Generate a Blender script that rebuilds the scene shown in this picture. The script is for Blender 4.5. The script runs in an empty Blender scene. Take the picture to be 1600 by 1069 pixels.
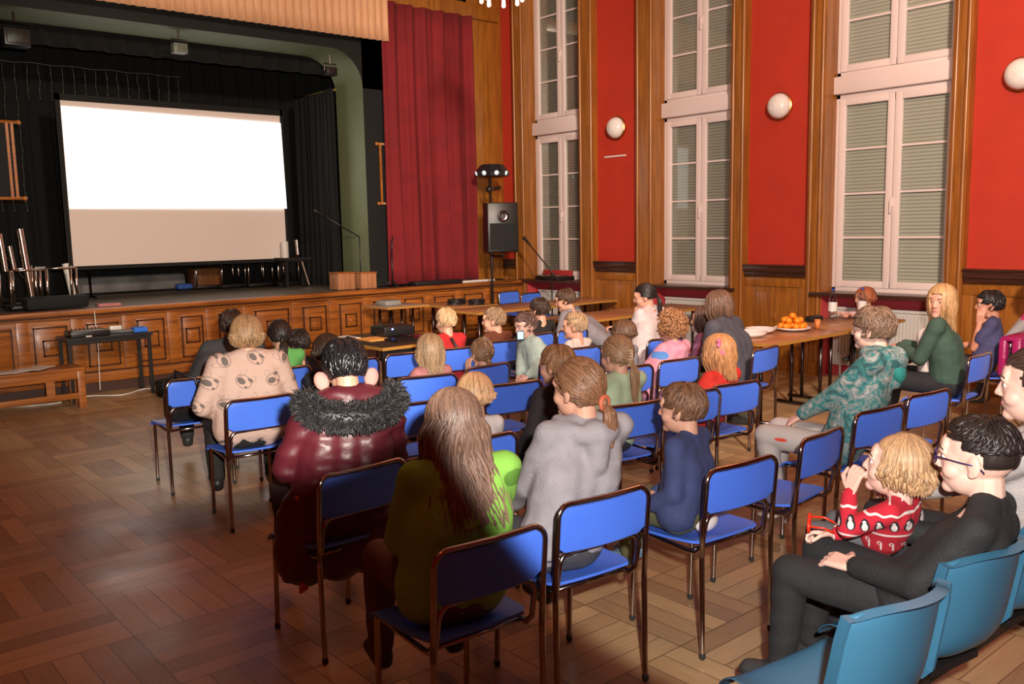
import bpy, bmesh, math, random
import numpy as np
from mathutils import Vector, Matrix, noise, Euler
random.seed(7); np.random.seed(7)
PI = math.pi
SC = bpy.context.scene
COL = SC.collection

# ------------------------------------------------------------------ camera, light, exposure
CH = 1.75
f_, yaw_, pit_, rol_ = 1385., .7054, .12753, -.01938
fw = Vector((math.sin(yaw_)*math.cos(pit_), math.cos(yaw_)*math.cos(pit_), -math.sin(pit_)))
r_ = Vector((math.cos(yaw_), -math.sin(yaw_), 0)); u_ = r_.cross(fw)
Rv = r_*math.cos(rol_) + u_*math.sin(rol_); Uv = -r_*math.sin(rol_) + u_*math.cos(rol_)
cd = bpy.data.cameras.new('camera'); cam = bpy.data.objects.new('camera', cd); COL.objects.link(cam)
cd.sensor_width = 36; cd.lens = 36*f_/1600; cd.clip_start = .05
cam.matrix_world = Matrix(((Rv.x, Uv.x, -fw.x, 0), (Rv.y, Uv.y, -fw.y, 0), (Rv.z, Uv.z, -fw.z, CH), (0, 0, 0, 1)))
SC.camera = cam
SC.view_settings.view_transform = 'Standard'
SC.view_settings.look = 'None'
SC.view_settings.gamma = 1
SC.view_settings.use_curve_mapping = False
SC.view_settings.exposure = 0.0
W = bpy.data.worlds.new('world'); SC.world = W; W.use_nodes = True
W.node_tree.nodes['Background'].inputs[0].default_value = (.5, .2, .12, 1)
W.node_tree.nodes['Background'].inputs[1].default_value = .05

def light(kind, name, loc, energy, color, target=None, size=.1, angle=None, blend=.5, sy=None):
    l = bpy.data.lights.new(name, kind); l.energy = energy; l.color = color
    o = bpy.data.objects.new(name, l); COL.objects.link(o); o.location = loc
    if kind == 'AREA':
        l.size = size
        if sy: l.shape = 'RECTANGLE'; l.size_y = sy
    else: l.shadow_soft_size = size
    if kind == 'SPOT': l.spot_size = math.radians(angle); l.spot_blend = blend
    if target is not None:
        d = Vector(target) - Vector(loc); o.rotation_euler = d.to_track_quat('-Z', 'Y').to_euler()
    return o
FL = (.14, -.08, 1.93)
# camera flash: a beam to the right half and a beam to the far left
light('SPOT', 'flash_right', FL, 780, (1, .93, .86), (7.499, 4.177, 1.514), .035, 62, .10)
light('SPOT', 'flash_left', FL, 1900, (1, .93, .80), (3.206, 7.938, 2.139), .035, 41, .28)
# added fill spots, unseen at the back, brightening the window wall and stage
light('SPOT', 'fill_spot', (1.2, -1.2, 4.6), 4000, (1, .80, .66), (9.4, 6.0, 2.4), .25, 62, .6)
light('SPOT', 'fill_spot', (2.2, 1.0, 4.9), 1900, (1, .80, .62), (6.2, 10.6, 2.2), .25, 56, .6)
# warm chandeliers above the rows
light('POINT', 'chandelier_light', (3.6, 4.6, 4.7), 60, (1, .30, .09), None, .35)
light('POINT', 'chandelier_light', (6.6, 2.4, 4.7), 70, (1, .33, .10), None, .35)
light('POINT', 'chandelier_light', (.3, 1.0, 4.7), 22, (1, .20, .06), None, .35)

# ------------------------------------------------------------------ materials
def newmat(name):
    m = bpy.data.materials.new(name); m.use_nodes = True
    return m, m.node_tree.nodes, m.node_tree.links, m.node_tree.nodes['Principled BSDF']
def M(name, col, rough=.6, metal=0, var=0, vs=8, bump=0, bs=60, stretch=None, emit=None, es=0, sheen=0, coat=0):
    m, N, L, P = newmat(name)
    P.inputs['Base Color'].default_value = (*col, 1)
    P.inputs['Roughness'].default_value = rough; P.inputs['Metallic'].default_value = metal
    if sheen: P.inputs['Sheen Weight'].default_value = sheen
    if coat: P.inputs['Coat Weight'].default_value = coat; P.inputs['Coat Roughness'].default_value = .1
    tc = N.new('ShaderNodeTexCoord'); mp = N.new('ShaderNodeMapping'); L.new(tc.outputs['Object'], mp.inputs[0])
    if stretch: mp.inputs['Scale'].default_value = stretch
    if var:
        n = N.new('ShaderNodeTexNoise'); n.inputs['Scale'].default_value = vs; n.inputs['Detail'].default_value = 4
        L.new(mp.outputs[0], n.inputs[0])
        r = N.new('ShaderNodeValToRGB'); L.new(n.outputs[0], r.inputs[0])
        r.color_ramp.elements[0].position = .3; r.color_ramp.elements[1].position = .7
        r.color_ramp.elements[0].color = (*[c*(1-var) for c in col], 1)
        r.color_ramp.elements[1].color = (*[min(1, c*(1+var)) for c in col], 1)
        L.new(r.outputs[0], P.inputs['Base Color'])
    if bump:
        n2 = N.new('ShaderNodeTexNoise'); n2.inputs['Scale'].default_value = bs; n2.inputs['Detail'].default_value = 3
        L.new(mp.outputs[0], n2.inputs[0]); b = N.new('ShaderNodeBump'); b.inputs['Strength'].default_value = bump
        b.inputs['Distance'].default_value = .01
        L.new(n2.outputs[0], b.inputs['Height']); L.new(b.outputs[0], P.inputs['Normal'])
    if emit: P.inputs['Emission Color'].default_value = (*emit, 1); P.inputs['Emission Strength'].default_value = es
    return m
def mathn(N, L, op, a, b=None, c=None):
    n = N.new('ShaderNodeMath'); n.operation = op
    for i, v in enumerate((a, b, c)):
        if v is None: continue
        if isinstance(v, (int, float)): n.inputs[i].default_value = v
        else: L.new(v, n.inputs[i])
    return n.outputs[0]
def mixc(N, L, fac, a, b):
    n = N.new('ShaderNodeMix'); n.data_type = 'RGBA'
    for s, v in ((0, fac), (6, a), (7, b)):
        if isinstance(v, (int, float)): n.inputs[s].default_value = v
        elif isinstance(v, tuple): n.inputs[s].default_value = (*v, 1)
        else: L.new(v, n.inputs[s])
    return n.outputs[2]
_hair = {}
def hairmat(col, rough=.38):
    k = tuple(col)
    if k in _hair: return _hair[k]
    m, N, L, P = newmat('hair')
    g = N.new('ShaderNodeNewGeometry'); tc = N.new('ShaderNodeTexCoord'); mp = N.new('ShaderNodeMapping')
    L.new(tc.outputs['Object'], mp.inputs[0]); mp.inputs['Scale'].default_value = (90, 90, 14)
    n = N.new('ShaderNodeTexNoise'); n.inputs['Scale'].default_value = 1; L.new(mp.outputs[0], n.inputs[0])
    s = mathn(N, L, 'ADD', mathn(N, L, 'MULTIPLY', g.outputs['Random Per Island'], .6), mathn(N, L, 'MULTIPLY', n.outputs[0], .5))
    L.new(mixc(N, L, s, tuple(c*.35 for c in col), tuple(min(1, c*1.6) for c in col)), P.inputs['Base Color'])
    P.inputs['Roughness'].default_value = rough
    b = N.new('ShaderNodeBump'); b.inputs['Strength'].default_value = .5; b.inputs['Distance'].default_value = .004
    L.new(n.outputs[0], b.inputs['Height']); L.new(b.outputs[0], P.inputs['Normal'])
    _hair[k] = m; return m
_cl = {}
def cloth(col, rough=.85, var=.12, bump=.35, sheen=0, vs=14, bs=140):
    k = (col, rough, var, bump)
    if k not in _cl: _cl[k] = M('fabric', col, rough, var=var, vs=vs, bump=bump, bs=bs, sheen=sheen)
    return _cl[k]

def wood(name, c1, c2, rough=.35, axis=2, sc=1.0):
    m, N, L, P = newmat(name)
    tc = N.new('ShaderNodeTexCoord'); mp = N.new('ShaderNodeMapping'); L.new(tc.outputs['Object'], mp.inputs[0])
    s = [14*sc]*3; s[axis] = 1.1*sc; mp.inputs['Scale'].default_value = s
    n = N.new('ShaderNodeTexNoise'); n.inputs['Scale'].default_value = 1.6; n.inputs['Detail'].default_value = 5; n.inputs['Distortion'].default_value = .6
    L.new(mp.outputs[0], n.inputs[0])
    r = N.new('ShaderNodeValToRGB'); L.new(n.outputs[0], r.inputs[0])
    r.color_ramp.elements[0].position = .3; r.color_ramp.elements[1].position = .72
    r.color_ramp.elements[0].color = (*c1, 1); r.color_ramp.elements[1].color = (*c2, 1)
    L.new(r.outputs[0], P.inputs['Base Color']); P.inputs['Roughness'].default_value = rough
    P.inputs['Coat Weight'].default_value = .25; P.inputs['Coat Roughness'].default_value = .2
    b = N.new('ShaderNodeBump'); b.inputs['Strength'].default_value = .12; L.new(n.outputs[0], b.inputs['Height']); L.new(b.outputs[0], P.inputs['Normal'])
    return m
def parquet():
    m, N, L, P = newmat('parquet')
    tc = N.new('ShaderNodeTexCoord'); sp = N.new('ShaderNodeSeparateXYZ'); L.new(tc.outputs['Object'], sp.inputs[0])
    A = .56
    x = mathn(N, L, 'DIVIDE', sp.outputs[0], A); y = mathn(N, L, 'DIVIDE', sp.outputs[1], A)
    fx = mathn(N, L, 'FLOOR', x); fy = mathn(N, L, 'FLOOR', y)
    par = mathn(N, L, 'FLOORED_MODULO', mathn(N, L, 'ADD', fx, fy), 2)
    ux = mathn(N, L, 'SUBTRACT', x, fx); uy = mathn(N, L, 'SUBTRACT', y, fy)
    def sel(a, b):   # par ? a : b
        return mathn(N, L, 'ADD', mathn(N, L, 'MULTIPLY', par, a), mathn(N, L, 'MULTIPLY', mathn(N, L, 'SUBTRACT', 1, par), b))
    across = mathn(N, L, 'MULTIPLY', sel(ux, uy), 5); along = sel(uy, ux)
    k = mathn(N, L, 'FLOOR', across); fr = mathn(N, L, 'SUBTRACT', across, k)
    cv = N.new('ShaderNodeCombineXYZ'); L.new(fx, cv.inputs[0]); L.new(fy, cv.inputs[1]); L.new(k, cv.inputs[2])
    wn = N.new('ShaderNodeTexWhiteNoise'); L.new(cv.outputs[0], wn.inputs[0])
    gv = N.new('ShaderNodeCombineXYZ'); L.new(mathn(N, L, 'MULTIPLY', along, 1.6), gv.inputs[0]); L.new(mathn(N, L, 'MULTIPLY', across, 5), gv.inputs[1]); L.new(mathn(N, L, 'MULTIPLY', wn.outputs[0], 50), gv.inputs[2])
    gn = N.new('ShaderNodeTexNoise'); gn.inputs['Scale'].default_value = 2.2; gn.inputs['Detail'].default_value = 5; L.new(gv.outputs[0], gn.inputs[0])
    t = mathn(N, L, 'ADD', mathn(N, L, 'MULTIPLY', wn.outputs[0], .55), mathn(N, L, 'MULTIPLY', gn.outputs[0], .5))
    c = mixc(N, L, t, (.20, .115, .055), (.58, .39, .20))
    edge = mathn(N, L, 'MINIMUM', fr, mathn(N, L, 'SUBTRACT', 1, fr)); e2 = mathn(N, L, 'MINIMUM', along, mathn(N, L, 'SUBTRACT', 1, along))
    gap = mathn(N, L, 'MAXIMUM', mathn(N, L, 'LESS_THAN', edge, .02), mathn(N, L, 'LESS_THAN', e2, .006))
    c = mixc(N, L, mathn(N, L, 'MULTIPLY', gap, .75), c, (.05, .022, .01))
    wr = N.new('ShaderNodeTexNoise'); wr.inputs['Scale'].default_value = 1.3; wr.inputs['Detail'].default_value = 6; L.new(tc.outputs['Object'], wr.inputs[0])
    L.new(c, P.inputs['Base Color'])
    mr = N.new('ShaderNodeMapRange'); L.new(wr.outputs[0], mr.inputs[0]); mr.inputs[1].default_value = .3; mr.inputs[2].default_value = .7; mr.inputs[3].default_value = .25; mr.inputs[4].default_value = .5
    L.new(mr.outputs[0], P.inputs['Roughness'])
    b = N.new('ShaderNodeBump'); b.inputs['Strength'].default_value = .25; b.inputs['Distance'].default_value = .003
    L.new(mathn(N, L, 'SUBTRACT', mathn(N, L, 'MULTIPLY', wn.outputs[0], .5), gap), b.inputs['Height']); L.new(b.outputs[0], P.inputs['Normal'])
    return m

m_floor = parquet()
m_red = M('orange_red_paint', (.44, .026, .008), .75, var=.05, vs=3, bump=.05, bs=200)
m_pink = M('pink_red_paint', (.52, .05, .06), .6)
m_wood = wood('panel_wood', (.20, .066, .009), (.36, .13, .017))
m_woodH = wood('panel_wood_horizontal', (.13, .042, .008), (.33, .125, .022), axis=0)
m_woodY = wood('panel_wood_wall', (.12, .04, .008), (.30, .11, .02), axis=1)
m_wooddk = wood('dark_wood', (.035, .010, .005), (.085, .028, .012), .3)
m_wooddkH = wood('dark_wood_ledge', (.03, .010, .006), (.06, .022, .012), .3, axis=1)
m_stagew = wood('stage_wood', (.17, .046, .006), (.44, .14, .018), .4, axis=0)
m_bench = wood('bench_wood', (.26, .075, .012), (.45, .16, .03), .4, axis=0)
m_tabletop = wood('laminate_top', (.34, .15, .065), (.48, .22, .10), .35, axis=0, sc=.6)
m_tableedge = M('table_edge', (.42, .20, .04), .4)
m_white = M('white_frame', (.74, .63, .60), .35)
m_white2 = M('white_paint', (.72, .68, .64), .45)
m_shut = None
def shutter():
    m, N, L, P = newmat('roller_shutter')
    tc = N.new('ShaderNodeTexCoord'); sp = N.new('ShaderNodeSeparateXYZ'); L.new(tc.outputs['Object'], sp.inputs[0])
    w = mathn(N, L, 'FRACT', mathn(N, L, 'MULTIPLY', sp.outputs[2], 26))
    k = mathn(N, L, 'LESS_THAN', w, .16)
    L.new(mixc(N, L, k, (.62, .54, .48), (.34, .29, .26)), P.inputs['Base Color']); P.inputs['Roughness'].default_value = .55
    b = N.new('ShaderNodeBump'); b.inputs['Strength'].default_value = .8; b.inputs['Distance'].default_value = .008
    L.new(mathn(N, L, 'SINE', mathn(N, L, 'MULTIPLY', w, PI)), b.inputs['Height']); L.new(b.outputs[0], P.inputs['Normal'])
    return m
m_shut = shutter()
def glassm(name, col=(1, 1, 1), rough=.02, alpha=.12):
    m, N, L, P = newmat(name)
    t = N.new('ShaderNodeBsdfTransparent'); g = N.new('ShaderNodeBsdfGlossy'); g.inputs['Roughness'].default_value = rough
    t.inputs[0].default_value = (*col, 1)
    fz = N.new('ShaderNodeFresnel'); fz.inputs[0].default_value = 1.5
    mx = N.new('ShaderNodeMixShader'); L.new(mathn(N, L, 'MULTIPLY', fz.outputs[0], .45), mx.inputs[0]); L.new(t.outputs[0], mx.inputs[1]); L.new(g.outputs[0], mx.inputs[2])
    L.new(mx.outputs[0], N['Material Output'].inputs[0]); return m
m_glass = glassm('window_glass', (.88, .92, .90))
m_bottle = glassm('bottle_plastic', (.90, .95, 1.0), .05, .5)
m_blue = M('blue_plastic', (.07, .185, .82), .34, var=.04, vs=5, bump=.03, bs=300)
m_chrome = M('chrome', (.42, .36, .34), .16, 1)
m_dchrome = M('dark_metal', (.09, .07, .07), .25, 1)
m_black = M('black_plastic', (.012, .011, .012), .4)
m_blackm = M('black_matte', (.0025, .0025, .0025), .8, bump=.2)
m_rubber = M('rubber', (.02, .02, .02), .8)
m_brass = M('brass', (.55, .30, .10), .3, 1)
m_teal = M('teal_plastic', (.035, .13, .22), .33, bump=.08, bs=400)
m_velvet = M('red_velvet', (.17, .006, .009), .9, var=.15, vs=3, bump=.2)
m_valance = M('gold_valance', (.62, .33, .17), .6, var=.12, vs=20, stretch=(10, 1, .3), bump=.15, sheen=.3)
m_blkcurt = M('black_curtain', (.0028, .0028, .0026), .95)
m_green = M('olive_paint', (.145, .165, .085), .6, var=.1, vs=2)
m_stagefl = M('stage_floor', (.10, .085, .06), .5, var=.2, vs=4)
m_lampglass = M('opal_glass', (.78, .74, .70), .15, coat=.5)
m_skirtdk = M('plinth_brown', (.05, .016, .008), .6)

# ------------------------------------------------------------------ mesh helpers
class MB:
    def __init__(s): s.v = []; s.f = []; s.mi = []
    def add(s, v, f, mi=0):
        o = len(s.v); s.v += [tuple(p) for p in v]; s.f += [tuple(i+o for i in q) for q in f]; s.mi += [mi]*len(f)
    def box(s, x0, x1, y0, y1, z0, z1, mi=0, rot=None, piv=(0, 0, 0)):
        v = [(x, y, z) for z in (z0, z1) for x, y in ((x0, y0), (x1, y0), (x1, y1), (x0, y1))]
        if rot is not None: pv = Vector(piv); v = [tuple(rot @ (Vector(p)-pv) + pv) for p in v]
        s.add(v, [(3, 2, 1, 0), (4, 5, 6, 7), (0, 1, 5, 4), (1, 2, 6, 5), (2, 3, 7, 6), (3, 0, 4, 7)], mi)
    def tube(s, pts, r, n=8, mi=0, cap=True, closed=False):
        P = [Vector(p) for p in pts]; rs = r if isinstance(r, (list, tuple)) else [r]*len(P)
        m = len(P); T = []
        for i in range(m):
            a = P[(i-1) % m] if (closed or i > 0) else P[i]; b = P[(i+1) % m] if (closed or i < m-1) else P[i]
            T.append((b-a).normalized() if (b-a).length > 1e-9 else Vector((0, 0, 1)))
        up = Vector((0, 0, 1)) if abs(T[0].z) < .9 else Vector((1, 0, 0))
        v = []
        for i in range(m):
            up = (up - T[i]*up.dot(T[i]));
            if up.length < 1e-6: up = T[i].orthogonal()
            up.normalize(); sd = T[i].cross(up)
            for k in range(n):
                a = 2*PI*k/n; v.append(P[i] + (up*math.cos(a) + sd*math.sin(a))*rs[i])
        f = []
        for i in range(m if closed else m-1):
            j = (i+1) % m
            for k in range(n): f.append((i*n+k, i*n+(k+1) % n, j*n+(k+1) % n, j*n+k))
        if cap and not closed: f.append(tuple(range(n-1, -1, -1))); f.append(tuple((m-1)*n+k for k in range(n)))
        s.add(v, f, mi)
    def ell(s, c, r, nu=14, nv=9, M3=None, mi=0):
        v = []; c = Vector(c)
        for j in range(nv+1):
            th = PI*j/nv
            for i in range(nu):
                ph = 2*PI*i/nu
                p = Vector((r[0]*math.sin(th)*math.cos(ph), r[1]*math.sin(th)*math.sin(ph), r[2]*math.cos(th)))
                v.append((M3 @ p if M3 else p) + c)
        f = [(j*nu+i, (j+1)*nu+i, (j+1)*nu+(i+1) % nu, j*nu+(i+1) % nu) for j in range(nv) for i in range(nu)]
        s.add(v, f, mi)
    def cap(s, a, b, ra, rb, n=12):        # closed tapered capsule
        a = Vector(a); b = Vector(b); d = b-a
        if d.length < 1e-6: return s.ell(a, (max(ra, rb),)*3)
        t = d.normalized(); up = t.orthogonal().normalized(); sd = t.cross(up); rings = []
        for j in range(0, 4): an = -PI/2 + j*PI/8; rings.append((a + t*ra*math.sin(an), max(ra*math.cos(an), 1e-4)))
        rings.append((a, ra)); rings.append((b, rb))
        for j in range(1, 5): an = j*PI/8; rings.append((b + t*rb*math.sin(an), max(rb*math.cos(an), 1e-4)))
        v = []
        for c, r in rings:
            for k in range(n): q = 2*PI*k/n; v.append(c + (up*math.cos(q)+sd*math.sin(q))*r)
        m = len(rings); f = [(i*n+k, i*n+(k+1) % n, (i+1)*n+(k+1) % n, (i+1)*n+k) for i in range(m-1) for k in range(n)]
        f.append(tuple(range(n-1, -1, -1))); f.append(tuple((m-1)*n+k for k in range(n)))
        s.add(v, f)
    def lathe(s, prof, c=(0, 0, 0), n=24, mi=0, M3=None):
        v = []; c = Vector(c)
        for r, z in prof:
            for k in range(n):
                p = Vector((r*math.cos(2*PI*k/n), r*math.sin(2*PI*k/n), z)); v.append((M3 @ p if M3 else p)+c)
        f = [(i*n+k, i*n+(k+1) % n, (i+1)*n+(k+1) % n, (i+1)*n+k) for i in range(len(prof)-1) for k in range(n)]
        s.add(v, f, mi)
    def prism(s, poly, ax, d0, d1, mi=0):   # 2D polygon extruded along an axis
        def mk(p, d): return {0: (d, p[0], p[1]), 1: (p[0], d, p[1]), 2: (p[0], p[1], d)}[ax]
        n = len(poly); v = [mk(p, d0) for p in poly]+[mk(p, d1) for p in poly]
        f = [tuple(range(n-1, -1, -1)), tuple(range(n, 2*n))]+[(i, (i+1) % n, n+(i+1) % n, n+i) for i in range(n)]
        s.add(v, f, mi)
    def build(s, name, mats, parent=None, off=None, smooth=False, bevel=0, auto=False, recalc=True):
        me = bpy.data.meshes.new(name)
        v = s.v
        if off is not None: v = [(p[0]-off[0], p[1]-off[1], p[2]-off[2]) for p in v]
        me.from_pydata(v, [], s.f)
        if not isinstance(mats, (list, tuple)): mats = [mats]
        for m in mats: me.materials.append(m)
        if any(s.mi): me.polygons.foreach_set('material_index', s.mi)
        if recalc:
            bm = bmesh.new(); bm.from_mesh(me); bmesh.ops.recalc_face_normals(bm, faces=bm.faces)
            if bevel: bmesh.ops.bevel(bm, geom=[e for e in bm.edges if e.is_manifold and e.calc_face_angle(0) > .6], offset=bevel, segments=2, affect='EDGES', profile=.5, clamp_overlap=True)
            bm.to_mesh(me); bm.free()
        o = bpy.data.objects.new(name, me); COL.objects.link(o)
        if smooth:
            me.polygons.foreach_set('use_smooth', [True]*len(me.polygons))
            if auto or bevel:
                try: me.set_sharp_from_angle(angle=math.radians(38))
                except Exception: pass
        if parent: o.parent = parent
        return o
def tag(o, label=None, cat=None, group=None, kind=None):
    if label: o['label'] = label
    if cat: o['category'] = cat
    if group: o['group'] = group
    if kind: o['kind'] = kind
    return o
def empty(name, loc, label=None, cat=None, group=None, rz=0):
    o = bpy.data.objects.new(name, None); COL.objects.link(o); o.location = loc; o.rotation_euler = (0, 0, rz); o.empty_display_size = .1
    return tag(o, label, cat, group)
def dup(root, loc, rz=0, label=None, group=None):
    def cp(o, par):
        c = o.copy(); COL.objects.link(c)
        if par: c.parent = par
        for ch in list(o.children): cp(ch, c)
        return c
    kids = list(root.children); r = root.copy(); COL.objects.link(r)
    for k in kids: cp(k, r)
    r.location = loc; r.rotation_euler = (0, 0, rz)
    if label: r['label'] = label
    if group: r['group'] = group
    return r
def S(name, mb, mats, **k): return tag(mb.build(name, mats, **k), kind='structure')
def arc(c, r, a0, a1, n, ax):   # points on an arc in a plane; ax=(u,v) vectors
    c = Vector(c); u = Vector(ax[0]); v = Vector(ax[1])
    return [c + u*r*math.cos(a0+(a1-a0)*i/n) + v*r*math.sin(a0+(a1-a0)*i/n) for i in range(n+1)]
def box(name, b, mats, parent=None, bevel=0, **k):
    mb = MB(); mb.box(*b); return mb.build(name, mats, parent, bevel=bevel, smooth=bevel > 0, **k)

# ------------------------------------------------------------------ the hall
ZC = 5.6
S('floor', (lambda m: (m.box(-4, 9.6, -3, 10.6, -.1, 0), m)[1])(MB()), m_floor)
S('ceiling', (lambda m: (m.box(-4, 9.9, -3, 14.4, ZC, ZC+.1), m)[1])(MB()), m_white2)
S('wall_left', (lambda m: (m.box(-4.1, -4, -3, 10.6, 0, ZC), m)[1])(MB()), m_red)
S('wall_back', (lambda m: (m.box(-4, 9.6, -3.1, -3, 0, ZC), m)[1])(MB()), m_red)
XW, XP, XG = 9.30, 9.20, 9.46        # painted wall, pilaster face, window plane
open_ = [(9.24, 10.43), (6.63, 7.86), (4.01, 5.38), (1.39, 2.76), (-1.2, .15)]
pil = [(8.96, 9.24), (7.86, 8.16), (6.42, 6.63), (5.38, 5.57), (3.83, 4.01), (2.76, 2.95), (1.2, 1.39), (.15, .34), (-1.4, -1.2), (10.43, 10.68)]
pan = [(8.16, 8.96), (5.57, 6.42), (2.95, 3.83), (.34, 1.2), (-3, -1.4), (10.68, 11.05)]
m = MB()
for a, b in pan: m.box(XW, 9.75, a, b, 1.24, ZC)
for a, b in open_: m.box(XG+.06, 9.75, a, b, 0, .93); m.box(XG+.1, 9.75, a, b, .93, ZC)
S('wall_right', m, m_red)
n = 0
for a, b in pil:
    m = MB()
    m.box(XP, XG+.06, a, b, 0, ZC)
    w = b-a
    m.tube([(XP, a+.035, 0), (XP, a+.035, ZC)], .022, 10); m.tube([(XP, b-.035, 0), (XP, b-.035, ZC)], .022, 10)
    m.box(XP-.012, XP, a+.075, b-.075, 0, ZC)
    m.box(XP-.03, XP, a-.004, b+.004, 0, .16)
    n += 1; S('trim_%d' % n, m, m_wood, smooth=True, auto=True)
for i, (a, b) in enumerate(pan):      # panelled dado with a ledge
    m = MB()
    m.box(XW-.05, 9.75, a, b, 0, 1.24)
    m.box(XW-.075, XW-.05, a, b, 0, .16)
    m.box(XW-.072, XW-.05, a, a+.10, .281, .999); m.box(XW-.072, XW-.05, b-.10, b, .281, .999)
    m.box(XW-.07, XW-.05, a, b, 1.0, 1.10); m.box(XW-.07, XW-.05, a, b, .16, .28)
    if b-a > .6:
        m.box(XW-.066, XW-.05, a+.16, b-.16, .34, .94)
        c = (a+b)/2; m.box(XW-.08, XW-.066, c-.05, c+.05, .59, .69); m.box(XW-.088, XW-.08, c-.025, c+.025, .615, .665)
    n += 1; S('trim_%d' % n, m, m_wood, bevel=.006, smooth=True)
    m = MB(); m.box(XW-.11, XW, a, b, 1.17, 1.24); m.box(XW-.09, XW, a, b, 1.12, 1.17); m.box(XW-.125, XW, a, b, 1.24, 1.262)
    n += 1; S('trim_%d' % n, m, m_wooddkH, bevel=.006, smooth=True)
# windows with closed roller shutters
def sash(root, y0, y1, z0, z1, nm):
    c = (y0+y1)/2
    m = MB(); fr = .055
    for ya, yb in ((y0+.045, c-.004), (c+.004, y1-.045)):
        za, zb = z0+.05, z1-.05
        m.box(XG-.035, XG+.02, ya, ya+fr+.02, za, zb); m.box(XG-.035, XG+.02, yb-fr-.02, yb, za, zb)
        m.box(XG-.034, XG+.02, ya, yb, za, za+fr+.02); m.box(XG-.034, XG+.02, ya, yb, zb-fr-.02, zb)
    o = m.build('casement', m_white, root, bevel=.006, smooth=True)
    k = 3 if z1-z0 > 1.9 else 2
    g = MB(); mu = MB()
    for ya, yb in ((y0+.045+fr, c-fr), (c+fr, y1-.045-fr)):
        g.box(XG-.006, XG-.002, ya, yb, z0+.1, z1-.1)
        for i in range(1, nm+1):
            z = z0+.12+(z1-z0-.24)*i/(nm+1); mu.box(XG-.012, XG-.001, ya, yb, z-.011, z+.011)
    g.build('pane', m_glass, o); mu.build('muntin', m_white, o)
    h = MB(); zc = z0+(z1-z0)*.45
    h.box(XG-.05, XG-.035, c-.016, c+.016, zc-.05, zc+.05); h.box(XG-.072, XG-.055, c-.011, c+.011, zc-.12, zc+.02); h.box(XG-.06, XG-.05, c-.008, c+.008, zc-.01, zc+.01)
    h.build('handle', m_white, o, bevel=.004, smooth=True)
for i, (a, b) in enumerate(open_):
    w = empty('window_%d' % (i+1), (0, 0, 0)); w['kind'] = 'structure'
    m = MB()
    for z0, z1 in ((.965, 3.16), (3.35, 5.5)):
        m.box(XG-.02, XG+.05, a, a+.05, z0, z1); m.box(XG-.02, XG+.05, b-.05, b, z0, z1)
        m.box(XG-.02, XG+.05, a, b, z0, z0+.05); m.box(XG-.02, XG+.05, a, b, z1-.05, z1)
    m.build('window_frame', m_white, w, bevel=.005, smooth=True)
    m = MB(); m.box(XG-.09, XG+.05, a-.0, b+.0, 3.16, 3.35); m.build('transom', m_white, w, bevel=.008, smooth=True)
    m = MB(); m.box(XG+.03, XG+.045, a+.02, b-.02, .98, 5.48); m.build('roller_shutter', m_shut, w)
    sash(w, a+.0, b-.0, .965, 3.16, 3); sash(w, a, b, 3.35, 5.5, 3)
    m = MB(); m.box(9.12, XG+.06, a-.10 if i else a-.02, b+.10 if i else b+.1, .925, .965)
    n += 1; S('trim_%d' % n, m, m_wooddkH, bevel=.006, smooth=True)
    m = MB(); m.box(XG, XG+.06, a, b, 0, .925); m.box(XP+.02, XG, a, a+.012, .0, .925); m.box(XP+.02, XG, b-.012, b, 0, .925)
    n += 1; S('trim_%d' % n, m, m_pink)
# baseboard along the far wall stretch is part of the dado; radiators below the sills
m_rad = M('radiator_white', (.62, .60, .56), .4)
def radiator(a, b, label):
    r = empty('radiator', (9.38, (a+b)/2, .1), label, 'radiator', 'radiators under the windows')
    m = MB(); m.box(.02, .045, a-(a+b)/2, b-(a+b)/2, .02, .66); k = int((b-a)/.038)
    for i in range(k):
        y = a-(a+b)/2+(i+.5)*(b-a)/k; m.box(0, .021, y-.011, y+.011, .04, .64)
    m.build('panel', m_rad, r, bevel=.003)
    m = MB(); m.box(-.004, .06, a-(a+b)/2, b-(a+b)/2, .66, .69); m.build('top_grille', m_rad, r, bevel=.004)
    for s in (-1, 1):
        m = MB(); m.box(.02, .075, s*(b-a)*.4-.015, s*(b-a)*.4+.015, .1, .3); m.tube([(.03, s*(b-a)*.4, -.1), (.03, s*(b-a)*.4, .1)], .012); m.build('bracket', m_rad, r)
radiator(4.08, 5.36, 'white ribbed radiator below the window with two water bottles in front')
radiator(6.70, 7.80, 'white ribbed radiator below the middle window, behind the woman with dark ponytail')
radiator(9.30, 10.35, 'white ribbed radiator below the window next to the stage')
radiator(1.46, 2.70, 'white ribbed radiator below the window beyond the right edge of the photo')
# opal wall lamps
def wall_lamp(y, label):
    r = empty('wall_lamp', (XW, y, 3.1), label, 'wall lamp', 'opal wall lamps between the windows')
    M3 = Matrix.Rotation(-PI/2, 3, 'Y')
    m = MB(); m.lathe([(.02, 0), (.15, 0), (.158, .02), (.158, .045), (.14, .06), (.13, .06)], n=36, M3=M3); m.build('lamp_ring', m_brass, r, smooth=True, auto=True)
    m = MB(); m.lathe([(.142, .04), (.144, .07), (.132, .10), (.105, .135), (.06, .157), (.0005, .165)], n=36, M3=M3); m.build('lamp_shade', m_lampglass, r, smooth=True)
wall_lamp(8.56, 'round opal wall lamp nearest the stage, on the narrow red wall panel')
wall_lamp(5.99, 'round opal wall lamp on the red panel between the two big windows')
wall_lamp(3.40, 'round opal wall lamp cut by the right edge of the photo')
wall_lamp(.78, 'round opal wall lamp on the red panel beyond the photo')
tag(box('cable_trunking', (XW-.012, XW, 8.42, 8.82, 2.71, 2.73), m_white2), 'thin pale strip fixed below the wall lamp nearest the stage', 'strip')

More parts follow.
